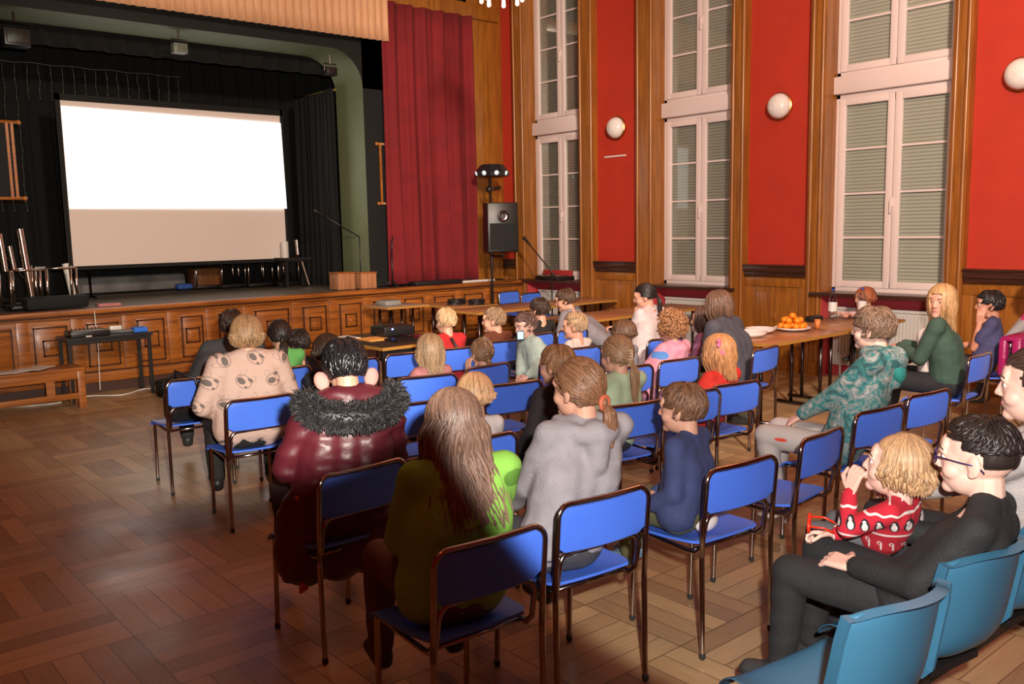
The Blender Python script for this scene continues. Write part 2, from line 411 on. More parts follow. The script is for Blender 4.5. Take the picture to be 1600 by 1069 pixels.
# ------------------------------------------------------------------ stage
m = MB(); m.box(-4, 9.3, 10.62, 14.3, 0, .935); S('floor_stage', m, m_stagefl)
m = MB()
m.box(-4, 9.2, 10.55, 10.62, .14, .90); m.box(-4, 9.2, 10.50, 10.62, .86, .90)
m.box(-4, 9.2, 10.47, 10.72, .90, .95)
m.box(-4, 9.2, 10.53, 10.62, .12, .24)
xs = [x for x in (0, .62, 1.18, 2.12, 2.66, 3.2, 3.71, 4.17, 4.64, 5.3, 5.84, 6.37, 6.88, 7.4, 7.95, 8.5, 9.05)]
for x in xs: m.box(x-.06, x+.06, 10.528, 10.56, .241, .859)
for a, b in zip(xs, xs[1:]):
    c = (a+b)/2
    m.box(a+.10, b-.10, 10.54, 10.555, .30, .80)
    m.box(a+.13, b-.13, 10.532, 10.545, .33, .77)
    m.box(c-.075, c+.075, 10.522, 10.535, .48, .63); m.box(c-.05, c+.05, 10.512, 10.525, .505, .605)
    q = .03; m.add([(c-q, 10.512, .555), (c, 10.512, .555-q), (c+q, 10.512, .555), (c, 10.512, .555+q), (c, 10.49, .555)], [(0, 1, 4), (1, 2, 4), (2, 3, 4), (3, 0, 4)])
S('wall_stage_front', m, m_stagew, bevel=.006, smooth=True)
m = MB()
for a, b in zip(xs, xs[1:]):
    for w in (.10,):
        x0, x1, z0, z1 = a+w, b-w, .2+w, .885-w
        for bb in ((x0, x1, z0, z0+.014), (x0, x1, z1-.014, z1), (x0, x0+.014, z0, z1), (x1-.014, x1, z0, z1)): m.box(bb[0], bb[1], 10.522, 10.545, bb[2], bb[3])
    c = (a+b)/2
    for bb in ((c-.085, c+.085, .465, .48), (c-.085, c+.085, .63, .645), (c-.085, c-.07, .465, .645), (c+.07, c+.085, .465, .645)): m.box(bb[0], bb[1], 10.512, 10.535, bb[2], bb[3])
S('trim_groove_shade', m, m_wooddk)  # dark strips added round the panels to stand for shade in their grooves
m = MB(); m.box(-4, 9.2, 10.495, 10.53, .875, .895); m.box(-4, 9.2, 10.515, 10.54, .235, .25); S('trim_stage_rail', m, m_wooddk)
m = MB(); m.box(-4, 9.2, 10.56, 10.63, 0, .14); S('baseboard_stage', m, m_skirtdk)
# proscenium wall with an arched opening and its deep olive soffit
XA, XB, ZA, RA = 1.85, 6.75, 4.24, .5
path = [(XB, .95)] + [(p.x, p.z) for p in arc((XB-RA, 0, ZA-RA), RA, 0, PI/2, 10, ((1, 0, 0), (0, 0, 1)))] + [(p.x, p.z) for p in arc((XA+RA, 0, ZA-RA), RA, PI/2, PI, 10, ((1, 0, 0), (0, 0, 1)))] + [(XA, .95)]
m = MB()
v = []
for x, z in path: v += [(x, 11.05, z), (x, 11.80, z)]
m.add(v, [(2*i, 2*i+1, 2*i+3, 2*i+2) for i in range(len(path)-1)])
v = []
for x, z in path: v += [(x+.001, 11.05, z+.001), (x+.06*(1 if x > 4.3 else -1), 11.0, z+.06*(z > 3.5)), ]
S('trim_arch', m, m_green, smooth=True, auto=True, recalc=False)
def face_wall(y, outer, mat, name, thick):
    # wall plate around the arch, as quads from the arch path to the outer rectangle
    m = MB(); x0, x1, z1 = outer; v = []; f = []
    for x, z in path:
        if z <= .96: ox, oz = (x1 if x > 4.3 else x0), z
        else:
            t = max(0, min(1, (z-(ZA-RA))/RA)); cx = (XA+XB)/2
            if z < ZA-RA+.01: ox, oz = (x1 if x > cx else x0), z
            else: ox, oz = x, z1
        v += [(x, y, z), (ox, y, oz)]
    # corner handling
    f = [(2*i, 2*i+1, 2*i+3, 2*i+2) for i in range(len(path)-1)]
    m.add(v, f); k = len(m.v)
    m.add([(XB, y, ZA-RA), (x1, y, ZA-RA), (x1, y, z1), (XB, y, z1)], [(0, 1, 2, 3)])
    m.add([(XA, y, ZA-RA), (x0, y, ZA-RA), (x0, y, z1), (XA, y, z1)], [(0, 1, 2, 3)])
    return S(name, m, mat, recalc=False)
face_wall(11.05, (-4, 8.62, ZC), m_blackm, 'wall_proscenium', .5)
m = MB(); m.box(8.55, 9.3, 11.05, 11.5, .95, ZC); m.box(8.62, 8.70, 11.03, 11.06, .95, ZC); m.box(8.9, 9.2, 10.98, 11.06, .95, 1.26); m.box(7.0, 9.2, 10.98, 11.06, 4.93, 5.15)
S('trim_proscenium', m, m_wood, bevel=.006, smooth=True)
m = MB(); m.box(-4, 7.1, 10.9, 11.04, 4.83, 4.92); S('trim_header', m, m_wood)
m = MB()
m.box(-1.0, 9.3, 14.2, 14.3, .9, ZC); m.box(-1.1, -1.0, 11.5, 14.3, .9, ZC); m.box(9.2, 9.3, 11.5, 14.3, .9, ZC)
S('wall_stage', m, m_blackm)
def curtain(name, pts, z0, z1, mat, amp, per, label=None, cat=None, seed=0, gather=0, nz=14, kind=None, hem=0):
    random.seed(seed); P = [Vector((p[0], p[1], 0)) for p in pts]
    L = sum((b-a).length for a, b in zip(P, P[1:])); n = int(L/.022); m = MB(); v = []
    ph = [random.uniform(0, 6.28) for _ in range(6)]
    for j in range(nz+1):
        t = j/nz; z = z0+(z1-z0)*t
        for i in range(n+1):
            d = L*i/n; q = d; k = 0
            while k < len(P)-2 and q > (P[k+1]-P[k]).length: q -= (P[k+1]-P[k]).length; k += 1
            dr = (P[k+1]-P[k]).normalized(); nrm = Vector((-dr.y, dr.x, 0)); p = P[k]+dr*q
            w = math.sin(d/per*2*PI+ph[0]+.6*math.sin(d*3+ph[1])+.5*math.sin(z*1.1+ph[4]))+.45*math.sin(d/per*2*PI*1.73+ph[2]+z*.4)+.2*math.sin(d/per*5*PI+ph[3])
            p = p + nrm*amp*w*(1-.35*t)
            v.append((p.x, p.y, z + (hem*math.sin(d*5+ph[5]) if j == 0 else 0)))
    m.add(v, [(j*(n+1)+i, j*(n+1)+i+1, (j+1)*(n+1)+i+1, (j+1)*(n+1)+i) for j in range(nz) for i in range(n)])
    o = m.build(name, mat, smooth=True, recalc=False)
    md = o.modifiers.new('solid', 'SOLIDIFY'); md.thickness = .006
    return tag(o, label, cat, None, kind)
curtain('stage_curtain', [(6.98, 10.86), (7.6, 10.9), (8.58, 10.9)], .965, 4.93, m_velvet, .055, .30, 'long dark red velvet curtain hanging at the right of the stage opening', 'curtain', 3, hem=.012)
curtain('stage_curtain', [(.3, 10.86), (1.95, 10.86)], .965, 4.93, m_velvet, .05, .22, 'strip of red curtain at the left edge of the stage', 'curtain', 8)
curtain('valance', [(.2, 10.82), (7.05, 10.82)], 4.37, 5.45, m_valance, .018, .11, 'pleated gold fabric valance hanging over the top of the stage', 'valance', 5, nz=4)
curtain('backdrop_curtain', [(1.2, 13.7), (8.6, 13.7)], .94, 4.6, m_blkcurt, .05, .25, 'black curtain across the back of the stage behind the screen', 'curtain', 11)
curtain('side_curtain', [(6.58, 11.60), (6.68, 12.0), (6.68, 12.9)], .94, 3.80, m_blkcurt, .05, .17, 'black side curtain hanging from a rod at the right of the stage', 'curtain', 12)
curtain('side_curtain', [(1.6, 11.9), (1.6, 13.4)], .94, 3.9, m_blkcurt, .05, .2, 'black side curtain at the left of the stage', 'curtain', 13)
curtain('border_curtain', [(1.2, 11.9), (7.4, 11.9)], 4.02, 5.0, m_blkcurt, .03, .3, 'black border curtain across the top of the stage, behind the olive soffit', 'curtain', 14, nz=3)
m = MB(); m.tube([(6.80, 11.2, 3.81), (6.68, 12.95, 3.83)], .018); tag(m.build('curtain_rod', M('ochre_paint', (.35, .27, .06), .5), smooth=True), 'yellowish curtain rod above the right side curtain of the stage', 'rod')
# projection screen
YS = 12.45
scr = empty('projection_screen', (4.66, YS, .95), 'large white projection screen with black edges on the stage, film picture lit on it', 'screen')
m = MB(); m.box(-1.50, 1.50, -.004, .004, .41, 2.53); m.build('screen_fabric', M('screen_white', (.80, .68, .62), .8), scr)
m = MB(); m.box(-1.56, 1.56, -.02, -.004, .37, .42); m.box(-1.56, 1.56, -.02, .02, 2.52, 2.60); m.box(-1.56, -1.5, -.02, -.004, .37, 2.6); m.box(1.5, 1.54, -.02, -.004, .37, 2.6)
m.build('screen_border', m_blackm, scr)
def film():
    m, N, L, P = newmat('projected_film')
    tc = N.new('ShaderNodeTexCoord'); sp = N.new('ShaderNodeSeparateXYZ'); L.new(tc.outputs['Object'], sp.inputs[0])
    mp = N.new('ShaderNodeMapping'); L.new(tc.outputs['Object'], mp.inputs[0]); mp.inputs['Scale'].default_value = (1, 1, 2.6)
    n = N.new('ShaderNodeTexNoise'); n.inputs['Scale'].default_value = 3.2; n.inputs['Detail'].default_value = 5; L.new(mp.outputs[0], n.inputs[0])
    def blob(cx, cz, rx, rz):
        a = mathn(N, L, 'DIVIDE', mathn(N, L, 'SUBTRACT', sp.outputs[0], cx), rx); b = mathn(N, L, 'DIVIDE', mathn(N, L, 'SUBTRACT', sp.outputs[2], cz), rz)
        d = mathn(N, L, 'ADD', mathn(N, L, 'MULTIPLY', a, a), mathn(N, L, 'MULTIPLY', b, b))
        return mathn(N, L, 'MAXIMUM', 0, mathn(N, L, 'SUBTRACT', 1, d))
    bl = mathn(N, L, 'MAXIMUM', blob(1.05, 1.75, .6, .32), blob(-.55, 1.5, .25, .22))
    k = mathn(N, L, 'MULTIPLY', bl, mathn(N, L, 'MULTIPLY', mathn(N, L, 'GREATER_THAN', n.outputs[0], .5), .75))
    L.new(mixc(N, L, k, (1, 1, .98), (.30, .36, .34)), P.inputs['Emission Color']); P.inputs['Emission Strength'].default_value = 1.75
    P.inputs['Base Color'].default_value = (.3, .3, .3, 1); return m
m = MB(); m.add([(-1.49, -.009, 1.16), (1.53, -.026, 1.16), (1.50, -.026, 2.41), (-1.49, -.009, 2.45), (-1.49, -.0085, 1.16), (1.53, -.0215, 1.16), (1.50, -.0215, 2.41), (-1.49, -.0085, 2.45)], [(0, 1, 2, 3), (7, 6, 5, 4), (0, 4, 5, 1), (1, 5, 6, 2), (2, 6, 7, 3), (3, 7, 4, 0)])
tag(m.build('film_picture', film(), scr), 'bright overexposed film picture')
for s in (-1.3, 1.3):
    m = MB(); m.tube([(s, .03, 0), (s, .03, 2.6)], .014); m.tube([(s, -.25, .015), (s, .3, .015)], .014); m.build('stand', m_dchrome, scr, smooth=True)
# fairy light curtain on the backdrop
m_fairy = M('fairy_wire', (.11, .12, .10), .5)
fl = empty('fairy_lights', (3.4, 12.9, 3.97), 'unlit curtain of thin fairy light strings on black backdrop above the screen', 'fairy lights')
m = MB(); pts = [(-1.5+i*.1, 0, .008*math.sin(i*1.3)) for i in range(31)]; m.tube(pts, .005, 5); m.build('top_wire', m_fairy, fl)
random.seed(4)
for i in range(22):
    x = -1.45+i*.138; h = 1.9 if x < -.62 else .55; m = MB(); z = 0; pts = []
    while z > -h: pts.append((x+random.uniform(-.01, .01), 0, z)); z -= .11
    m.tube(pts, .0025, 4)
    for p in pts[1:]: m.ell(p, (.007, .007, .011), 6, 4)
    m.build('light_string', m_fairy, fl)
# spotlights under the soffit
def stage_spot(x, y, z, w, label, mat):
    r = empty('stage_spotlight', (x, y, z), label, 'spotlight', 'spotlights under the stage soffit')
    m = MB(); m.box(-w*.5, w*.5, -w*.4, w*.4, -w*1.0, -w*.3); m.box(-w*.42, w*.42, -w*.5, -w*.4, -w*.92, -w*.38); m.build('housing', mat, r, bevel=.01, smooth=True)
    m = MB(); m.tube([(-w*.56, 0, -w*.6), (-w*.56, 0, 0), (w*.56, 0, 0), (w*.56, 0, -w*.6)], .008); m.tube([(0, 0, 0), (0, 0, .12)], .012); m.build('bracket', m_dchrome, r)
    m = MB(); m.box(-w*.36, w*.36, -w*.51, -w*.5, -w*.86, -w*.44); m.build('lens', m_glass, r)
stage_spot(2.45, 11.22, 4.10, .26, 'black spotlight at the left end of the olive stage soffit', m_black)
stage_spot(4.27, 11.25, 4.14, .17, 'small grey spotlight at the middle of the olive stage soffit', M('grey_metal', (.16, .17, .14), .4))
stage_spot(6.36, 11.25, 4.06, .16, 'small dark spotlight in the rounded right corner of the soffit', m_black)
# dark scrolls between wooden rods on the wall beside the opening
m_rodw = wood('rod_wood', (.28, .08, .015), (.45, .16, .03), axis=0)
def scroll(x0, x1, y, z0, z1, xv, label):
    r = empty('wall_hanging', ((x0+x1)/2, y, z0), label, 'wall hanging')
    c = (x0+x1)/2; w = (x1-x0)/2; h = z1-z0
    for z in (0, h):
        m = MB(); m.tube([(-w, -.02, z), (w, -.02, z)], .018, 10); m.ell((-w, -.02, z), (.028,)*3, 10, 6); m.ell((w, -.02, z), (.028,)*3, 10, 6); m.build('rod', m_rodw, r, smooth=True)
    m = MB(); m.box(-w+.05, w-.05, -.012, -.004, 0, h); m.build('cloth', m_blackm, r)
    for xx in xv:
        m = MB(); m.box(xx-c-.014, xx-c+.014, -.035, -.015, 0, h); m.build('side_strip', m_rodw, r)
scroll(1.75, 2.36, 11.03, 2.18, 3.0, (2.24, 2.29), 'wooden framed dark hanging on wall at left edge of the stage')
scroll(6.92, 7.5, 11.03, 2.14, 2.98, (6.97,), 'wooden framed dark hanging half hidden behind right red curtain')
# chrome legged chairs turned upside down on the stage
def upturned(x, y, rz, label, z=.95, sc=1):
    r = empty('upturned_chair', (x, y, z), label, 'chair', 'upturned chrome chairs stacked on the stage'); r.rotation_euler = (0, 0, rz); r.scale = (sc,)*3
    m = MB(); m.box(-.2, .2, -.19, .19, 0, .05); m.build('seat', m_black, r, bevel=.02, smooth=True)
    for sx in (-1, 1):
        for sy in (-1, 1):
            m = MB(); m.tube([(sx*.19, sy*.18, .03), (sx*.19, sy*.19, .46 if sy > 0 else .44)], .016); m.build('leg', m_chromeb, r, smooth=True)
    m = MB(); m.tube([(-.19, -.18, .44), (.19, -.18, .44)], .013); m.build('stretcher', m_chromeb, r, smooth=True)
m_chromeb = M('bright_chrome', (.75, .62, .55), .18, 1)
UL = 'upturned chrome legged chair, stage %s'
for x, y, a, d in ((2.32, 11.25, .1, 'left front, nearest the red curtain'), (2.72, 11.5, -.1, 'left front, beside the white post'), (2.45, 11.9, .2, 'left, in the dark behind the others')):
    upturned(x, y, a, UL % d)
for x, y, a, d in ((5.45, 13.0, .1, 'right, below the screen corner'), (5.85, 12.9, .0, 'right, second from screen corner'), (6.2, 12.75, .2, 'right, nearest the side curtain'), (5.15, 13.15, 0, 'right, farthest under the screen')):
    upturned(x, y, a, UL % d)
def pipe(name, pts, r, mat, label, cat, group=None):
    m = MB(); m.tube(pts, r, 12); return tag(m.build(name, mat, smooth=True, auto=True), label, cat, group)
pipe('chrome_pole', [(2.16, 11.3, 1.38), (2.13, 11.3, 1.80)], .03, m_chromeb, 'shiny chrome pole standing up at the far left of the stage', 'pole')
pipe('chrome_pole', [(2.40, 11.25, 1.0), (2.33, 11.25, 1.85)], .035, m_chromeb, 'tall shiny chrome pole between the upturned chairs at stage left', 'pole')
pipe('chrome_pole', [(2.27, 11.4, 1.38), (2.24, 11.4, 1.66)], .026, m_chromeb, 'short shiny chrome pole at the left of the stage', 'pole')
pipe('white_post', [(3.03, 12.0, .95), (2.97, 12.05, 1.42)], .04, m_white2, 'short pinkish white post at the lower left corner of the screen', 'post')
pipe('chrome_cylinder', [(6.06, 12.3, 1.38), (6.06, 12.3, 1.62)], .055, m_white2, 'short pale metal cylinder right of the screen', 'cylinder')
pipe('chrome_pole', [(6.38, 12.2, .97), (6.26, 12.2, 1.38)], .03, m_chromeb, 'slanted shiny chrome pole right of the screen', 'pole')
pipe('chrome_pole', [(6.22, 12.2, 1.42), (6.21, 12.2, 1.64)], .032, m_chromeb, 'short upright chrome pole right of the pale cylinder', 'pole')
tag(box('black_crate', (5.95, 6.4, 12.1, 12.45, 1.36-.02, 1.38), m_black), 'thin black board carrying the chrome cylinders right of the screen', 'board')
m = MB(); m.box(5.97, 6.01, 12.12, 12.16, .95, 1.36); m.box(6.34, 6.38, 12.36, 12.4, .95, 1.36); m.box(5.97, 6.38, 12.14, 12.38, 1.32, 1.36); tag(m.build('board_support', m_black), 'black supports under the thin board right of screen', 'support')
pipe('dark_pole', [(2.75, 12.6, 1.0), (2.1, 12.6, 2.05)], .018, m_dchrome, 'thin dark pole leaning in the dark at stage left', 'pole')
# rolled cloth, boxes below the screen
m = MB(); m.box(3.3, 4.9, 13.2, 13.45, .95, 1.19); tag(m.build('cloth_bundle', M('grey_cloth', (.16, .15, .15), .9, var=.4, vs=3), bevel=.06, smooth=True), 'long grey cloth bundle lying below the screen', 'cloth')
tag(box('blue_cloth', (4.72, 4.95, 13.08, 13.25, .95, 1.03), cloth((.03, .09, .35)), bevel=.03), 'small blue cloth beside grey bundle under the screen', 'cloth')
tag(box('brown_box', (4.95, 5.35, 13.0, 13.4, .95, 1.25), wood('box_brown', (.10, .035, .01), (.2, .07, .02)), bevel=.01), 'brown wooden box under the screen near its right side', 'box')
# crates and microphone stands at the right front of the stage
def crate(x0, x1, y0, y1, h, label):
    r = empty('wooden_crate', ((x0+x1)/2, (y0+y1)/2, .95), label, 'crate'); w = (x1-x0)/2; d = (y1-y0)/2
    m = MB(); m.box(-w, w, -d, -d+.015, 0, h); m.box(-w, w, d-.015, d, 0, h); m.box(-w, -w+.015, -d+.015, d-.015, 0, h); m.box(w-.015, w, -d+.015, d-.015, 0, h); m.box(-w+.015, w-.015, -d+.015, d-.015, 0, .015)
    m.build('box_body', wood('crate_wood', (.30, .12, .05), (.5, .22, .10), .6), r, bevel=.004, smooth=True)
    m = MB(); m.box(-w-.01, w+.01, -d-.01, d+.01, h, h+.02); m.build('lid', m_rodw, r, bevel=.004, smooth=True)
crate(6.12, 6.38, 10.85, 11.1, .22, 'light brown wooden crate at right front of stage, left of two')
crate(6.46, 6.70, 10.8, 11.04, .21, 'light brown wooden crate beside red curtain, right of two')
def micstand(x, y, z, h, tip, label, base=.2, mic=True):
    r = empty('microphone_stand', (x, y, z), label, 'microphone stand')
    m = MB(); m.tube([(0, 0, .03), (0, 0, h)], .011); m.build('pole', m_black, r, smooth=True)
    for k in range(3):
        a = k*2.094+.4; m = MB(); m.tube([(0, 0, .09), (base*math.cos(a), base*math.sin(a), .01)], .009); m.build('leg', m_black, r, smooth=True)
    t = Vector(tip); b = Vector((0, 0, h)); m = MB(); m.tube([b-(t-b)*.35, t], .009); o = m.build('boom_arm', m_black, r, smooth=True)
    if mic:
        m = MB(); d = (t-b).normalized(); m.cap(t, t+d*.12, .013, .02); m.ell(t+d*.15, (.028,)*3, 12, 8); m.build('microphone', m_black, r, smooth=True)
micstand(6.75, 11.3, .95, .72, (-.55, 0, 1.02), 'black microphone stand with long boom on the stage beside the crates')
micstand(8.72, 9.33, .0, 1.12, (-.05, .40, 1.50), 'black boom microphone stand in front of the window next to the stage')
micstand(6.92, 10.72, .95, .5, (.02, .0, .72), 'thin microphone stand in front of the red curtain', .15, False)
tag(box('keyboard', (7.25, 8.1, 10.62, 10.80, .951, 1.01), m_black, bevel=.01), 'long black electronic case lying in front of the red curtain', 'case')
tag(box('paper_stack', (8.12, 8.75, 10.66, 10.8, .951, .975), m_white2), 'pale sheets lying on the stage edge below the red curtain', 'paper')
# black cushion and bright bits at left front
tag(box('black_case', (2.25, 2.9, 10.85, 11.1, .951, 1.09), m_blackm, bevel=.03), 'black soft case lying at the left front of the stage', 'case')
tag(box('pink_cloth', (2.95, 3.2, 10.7, 10.85, .951, .985), cloth((.5, .2, .2)), bevel=.012), 'small pink cloth at the left front edge of stage', 'cloth')
pipe('hanging_cable', [(2.83, 10.44, .93), (2.84, 10.44, .5), (2.82, 10.42, .05)], .005, m_white2, 'thin white cable hanging down the stage front at left', 'cable')

# ------------------------------------------------------------------ loudspeaker, light bar
sp = empty('loudspeaker', (8.43, 10.10, 1.406), 'black loudspeaker on a pole beside the red curtain', 'loudspeaker')
rz = math.radians(-28)
sp.rotation_euler = (0, 0, rz)
m = MB(); m.box(-.23, .23, -.16, .20, 0, .72); m.build('cabinet', m_black, sp, bevel=.02, smooth=True)
box('grille', (-.2, .2, -.168, -.16, .04, .42), m_blackm, sp)
m = MB(); m.lathe([(.08, 0), (.085, .006), (.06, .008), (.0005, -.02)], (0, -.163, .52), 24, M3=Matrix.Rotation(PI/2, 3, 'X')); m.build('horn', m_dchrome, sp, smooth=True)
m = MB(); m.box(.06, .13, -.166, -.16, .05, .075); m.build('badge', M('badge_red', (.5, .08, .03), .4), sp)
m = MB(); m.box(-.16, .16, .18, .2, .3, .4); m.build('handle', m_dchrome, sp)
st = empty('speaker_stand', (8.43, 10.06, 0), 'black tripod pole carrying the loudspeaker and the disco light', 'stand')
m = MB(); m.tube([(0, .27, .1), (0, .27, 2.49)], .018); m.build('pole', m_black, st, smooth=True)
m = MB(); m.tube([(0, .27, 1.35), (0, .0, 1.35), (0, .0, 1.39)], .015); m.build('arm', m_black, st, smooth=True)
for k in range(3):
    a = k*2.094+.5; m = MB(); m.tube([(0, .27, .5), (.24*math.cos(a)+.0, .18+.16*math.sin(a), .012)], .012); m.build('leg', m_black, st, smooth=True)
m = MB(); m.tube([(-.02, .28, 2.33), (.17, .24, 2.36)], .02); m.ell((-.02, .27, 2.33), (.05, .05, .05)); m.build('clamp', m_black, st, smooth=True)
ul = empty('disco_light', (8.46, 10.32, 2.52), 'black dish shaped disco light on top of the speaker pole', 'disco light')
m = MB(); m.lathe([(.0005, .17), (.16, .17), (.2, .13), (.26, .05), (.25, .0), (.12, -.02), (.0005, -.02)], n=8); m.build('housing', m_black, ul)
for k in range(8):
    a = 2*PI*k/8+.39; M3 = Matrix.Rotation(a, 3, 'Z') @ Matrix.Rotation(math.radians(110), 3, 'Y')
    m = MB(); m.lathe([(.034, 0), (.034, .012), (.0005, .014)], (.235*math.cos(a), .235*math.sin(a), .04), 14, M3=M3); m.build('lens', M('led_lens', (.6, .65, .68), .15, emit=(.7, .85, .9), es=.5), ul, smooth=True)

# ------------------------------------------------------------------ chandelier at the top edge
ch = empty('chandelier', (5.83, 6.9, 4.80), 'brass chandelier with small candle bulbs at the top edge', 'chandelier')
m = MB(); m.lathe([(.0005, -.75), (.05, -.7), (.07, -.6), (.03, -.5), (.025, .0), (.02, .6)], n=16); m.build('stem', m_brass, ch, smooth=True)
m_bulb = M('warm_bulb', (.9, .85, .8), .2, emit=(1, .75, .6), es=.8)
for k in range(8):
    a = 2*PI*k/8; c, s = math.cos(a), math.sin(a); R = .2
    m = MB(); m.tube([(.04*c, .04*s, -.55), (R*.5*c, R*.5*s, -.70), (R*c, R*s, -.66), (R*c, R*s, -.74)], .01); m.lathe([(.016, .0), (.034, -.01), (.03, -.05), (.0005, -.05)], (R*c, R*s, -.72), 12)
    o = m.build('arm', m_brass, ch, smooth=True)
    m = MB(); m.cap((R*c, R*s, -.78), (R*c, R*s, -.84), .018, .022); m.build('bulb', m_bulb, o, smooth=True)

# ------------------------------------------------------------------ tables
def table(x0, x1, y0, y1, z, label, group, legs='T', top=None, edge=None, th=.028, lm=None):
    c = ((x0+x1)/2, (y0+y1)/2, 0); r = empty('folding_table', c, label, 'table', group); w = (x1-x0)/2; d = (y1-y0)/2
    m = MB(); m.box(-w, w, -d, d, z-th, z); m.build('tabletop', top or m_tabletop, r, bevel=.004, smooth=True)
    m = MB()
    for b in ((-w-.004, w+.004, -d-.004, -d+.001), (-w-.004, w+.004, d-.001, d+.004), (-w-.004, -w+.001, -d, d), (w-.001, w+.004, -d, d)): m.box(*b, z-th-.001, z-.002)
    m.build('edge_band', edge or m_tableedge, r)
    lm = lm or m_dchrome
    if legs == 'T':
        long = w >= d
        for s in (-1, 1):
            for q in (-1, 1):
                p = (s*(w-.15), q*(d*.45)) if long else (q*(w*.45), s*(d-.15))
                m = MB(); m.tube([(p[0], p[1], .03), (p[0], p[1], z-th)], .017); m.build('leg', lm, r, smooth=True)
            m = MB()
            if long: m.tube([(s*(w-.15), -d+.04, .018), (s*(w-.15), d-.04, .018)], .018)
            else: m.tube([(-w+.04, s*(d-.15), .018), (w-.04, s*(d-.15), .018)], .018)
            m.build('foot_bar', lm, r, smooth=True)
    else:
        for sx in (-1, 1):
            for sy in (-1, 1):
                m = MB(); m.box(sx*(w-.03)-.018, sx*(w-.03)+.018, sy*(d-.03)-.018, sy*(d-.03)+.018, 0, z-th); m.build('leg', lm, r, bevel=.003)
        for q in (-d+.02, d-.04): box('apron', (-w+.02, w-.02, q, q+.02, z-th-.04, z-th), lm, r)
    return r
G = 'folding tables along the window side'
table(6.65, 8.0, 8.42, 9.1, .74, 'brown folding table nearest the stage with black cable heap beside it', G)
table(8.02, 9.12, 8.42, 9.1, .74, 'brown folding table reaching the wood panel beside window nearest stage', G)
table(6.95, 7.6, 9.2, 10.2, .74, 'yellowish lit folding table end beside the stage front', G)
table(6.20, 6.85, 9.75, 10.35, .76, 'pale topped small table with grey things at the stage front', None, top=M('pale_top', (.38, .28, .22), .5))
table(6.70, 7.88, 6.76, 7.44, .74, 'brown folding table behind the blond boy, left part of the long pair', G)
table(7.90, 9.05, 6.76, 7.44, .74, 'brown folding table reaching the middle window radiator', G)
table(6.45, 7.72, 4.22, 4.90, .74, 'brown folding table with white bowls and orange fruit plate', G)
table(7.74, 9.0, 4.30, 4.98, .74, 'brown folding table with water bottles below the big window', G)
def bowl(x, y, r0, h, mat, label, z=.741, cat='bowl', group=None, name='bowl'):
    r = empty(name, (x, y, z), label, cat, group)
    m = MB(); m.lathe([(.0005, 0), (r0*.5, 0), (r0*.8, h*.4), (r0, h), (r0-.006, h), (r0*.76, h*.45), (r0*.45, .008), (.0005, .008)], n=32); m.build('body', mat, r, smooth=True)
    m = MB(); m.tube([((r0-.003)*math.cos(2*PI*k/32), (r0-.003)*math.sin(2*PI*k/32), h) for k in range(32)], .004, 6, closed=True); m.build('rim', mat, r, smooth=True)
m_por = M('white_porcelain', (.75, .68, .66), .2)
bowl(6.75, 4.62, .15, .05, m_por, 'wide white bowl on brown table, nearer the audience', group='white bowls on the fruit table')
bowl(7.05, 4.72, .14, .045, m_por, 'white bowl beside the oranges plate', group='white bowls on the fruit table')
bowl(7.42, 4.62, .17, .03, m_por, 'white plate heaped with orange mandarins', name='plate', cat='plate')
m_or = M('mandarin_peel', (.95, .25, .01), .4, bump=.2, bs=300); m_lf = M('fruit_stem', (.06, .12, .02), .6)
random.seed(2); k = 0
for lay, (cnt, rr, zz) in enumerate(((8, .105, .048), (5, .065, .048), (6, .072, .10), (1, 0, .14), (1, 0, .048))):
    for i in range(cnt):
        a = 2*PI*i/max(cnt, 1)+lay*.6+random.uniform(-.1, .1); x, y, z = 7.42+rr*math.cos(a), 4.62+rr*math.sin(a), .741+zz
        r = empty('mandarin', (x, y, z), 'orange mandarin in the heap on the white plate', 'mandarin', 'mandarins on the white plate')
        m = MB(); m.lathe([(.0005, .024), (.012, .0265), (.026, .019), (.033, 0), (.026, -.02), (.012, -.026), (.0005, -.026)], n=16); m.build('peel', m_or, r, smooth=True)
        m = MB(); m.ell((0, 0, .026), (.004, .004, .003), 6, 4); m.build('stem', m_lf, r); r.rotation_euler = (random.uniform(-.6, .6), random.uniform(-.6, .6), 0)
def bottle(x, y, label, z=.741, blue=True):
    r = empty('water_bottle', (x, y, z), label, 'bottle', 'water bottles on the window table')
    m = MB(); m.lathe([(.0005, 0), (.04, 0), (.044, .01), (.044, .07), (.04, .08), (.044, .09), (.044, .2), (.038, .235), (.018, .275), (.014, .30), (.014, .315), (.0005, .315)], n=20); m.build('body', m_bottle, r, smooth=True)
    m = MB(); m.lathe([(.0455, .10), (.0455, .19)], n=20); m.build('bottle_label', m_white2, r, smooth=True)
    m = MB(); m.lathe([(.016, .31), (.017, .33), (.0005, .332)], n=14); m.build('cap', M('cap_blue', (.02, .05, .35), .4), r, smooth=True)
bottle(8.42, 4.78, 'water bottle with white label on the table left of the red haired girl')
bottle(8.72, 4.62, 'water bottle right behind the red haired girl')
tag(box('black_bag_small', (8.15, 8.36, 4.84, 4.94, .741, .80), m_black, bevel=.02), 'small black pouch on the table beside the water bottle', 'pouch')
bowl(7.66, 4.5, .03, .09, M('orange_cup', (.6, .2, .05), .3), 'small orange drinking cup on the table edge beside mandarins', cat='cup', name='cup')
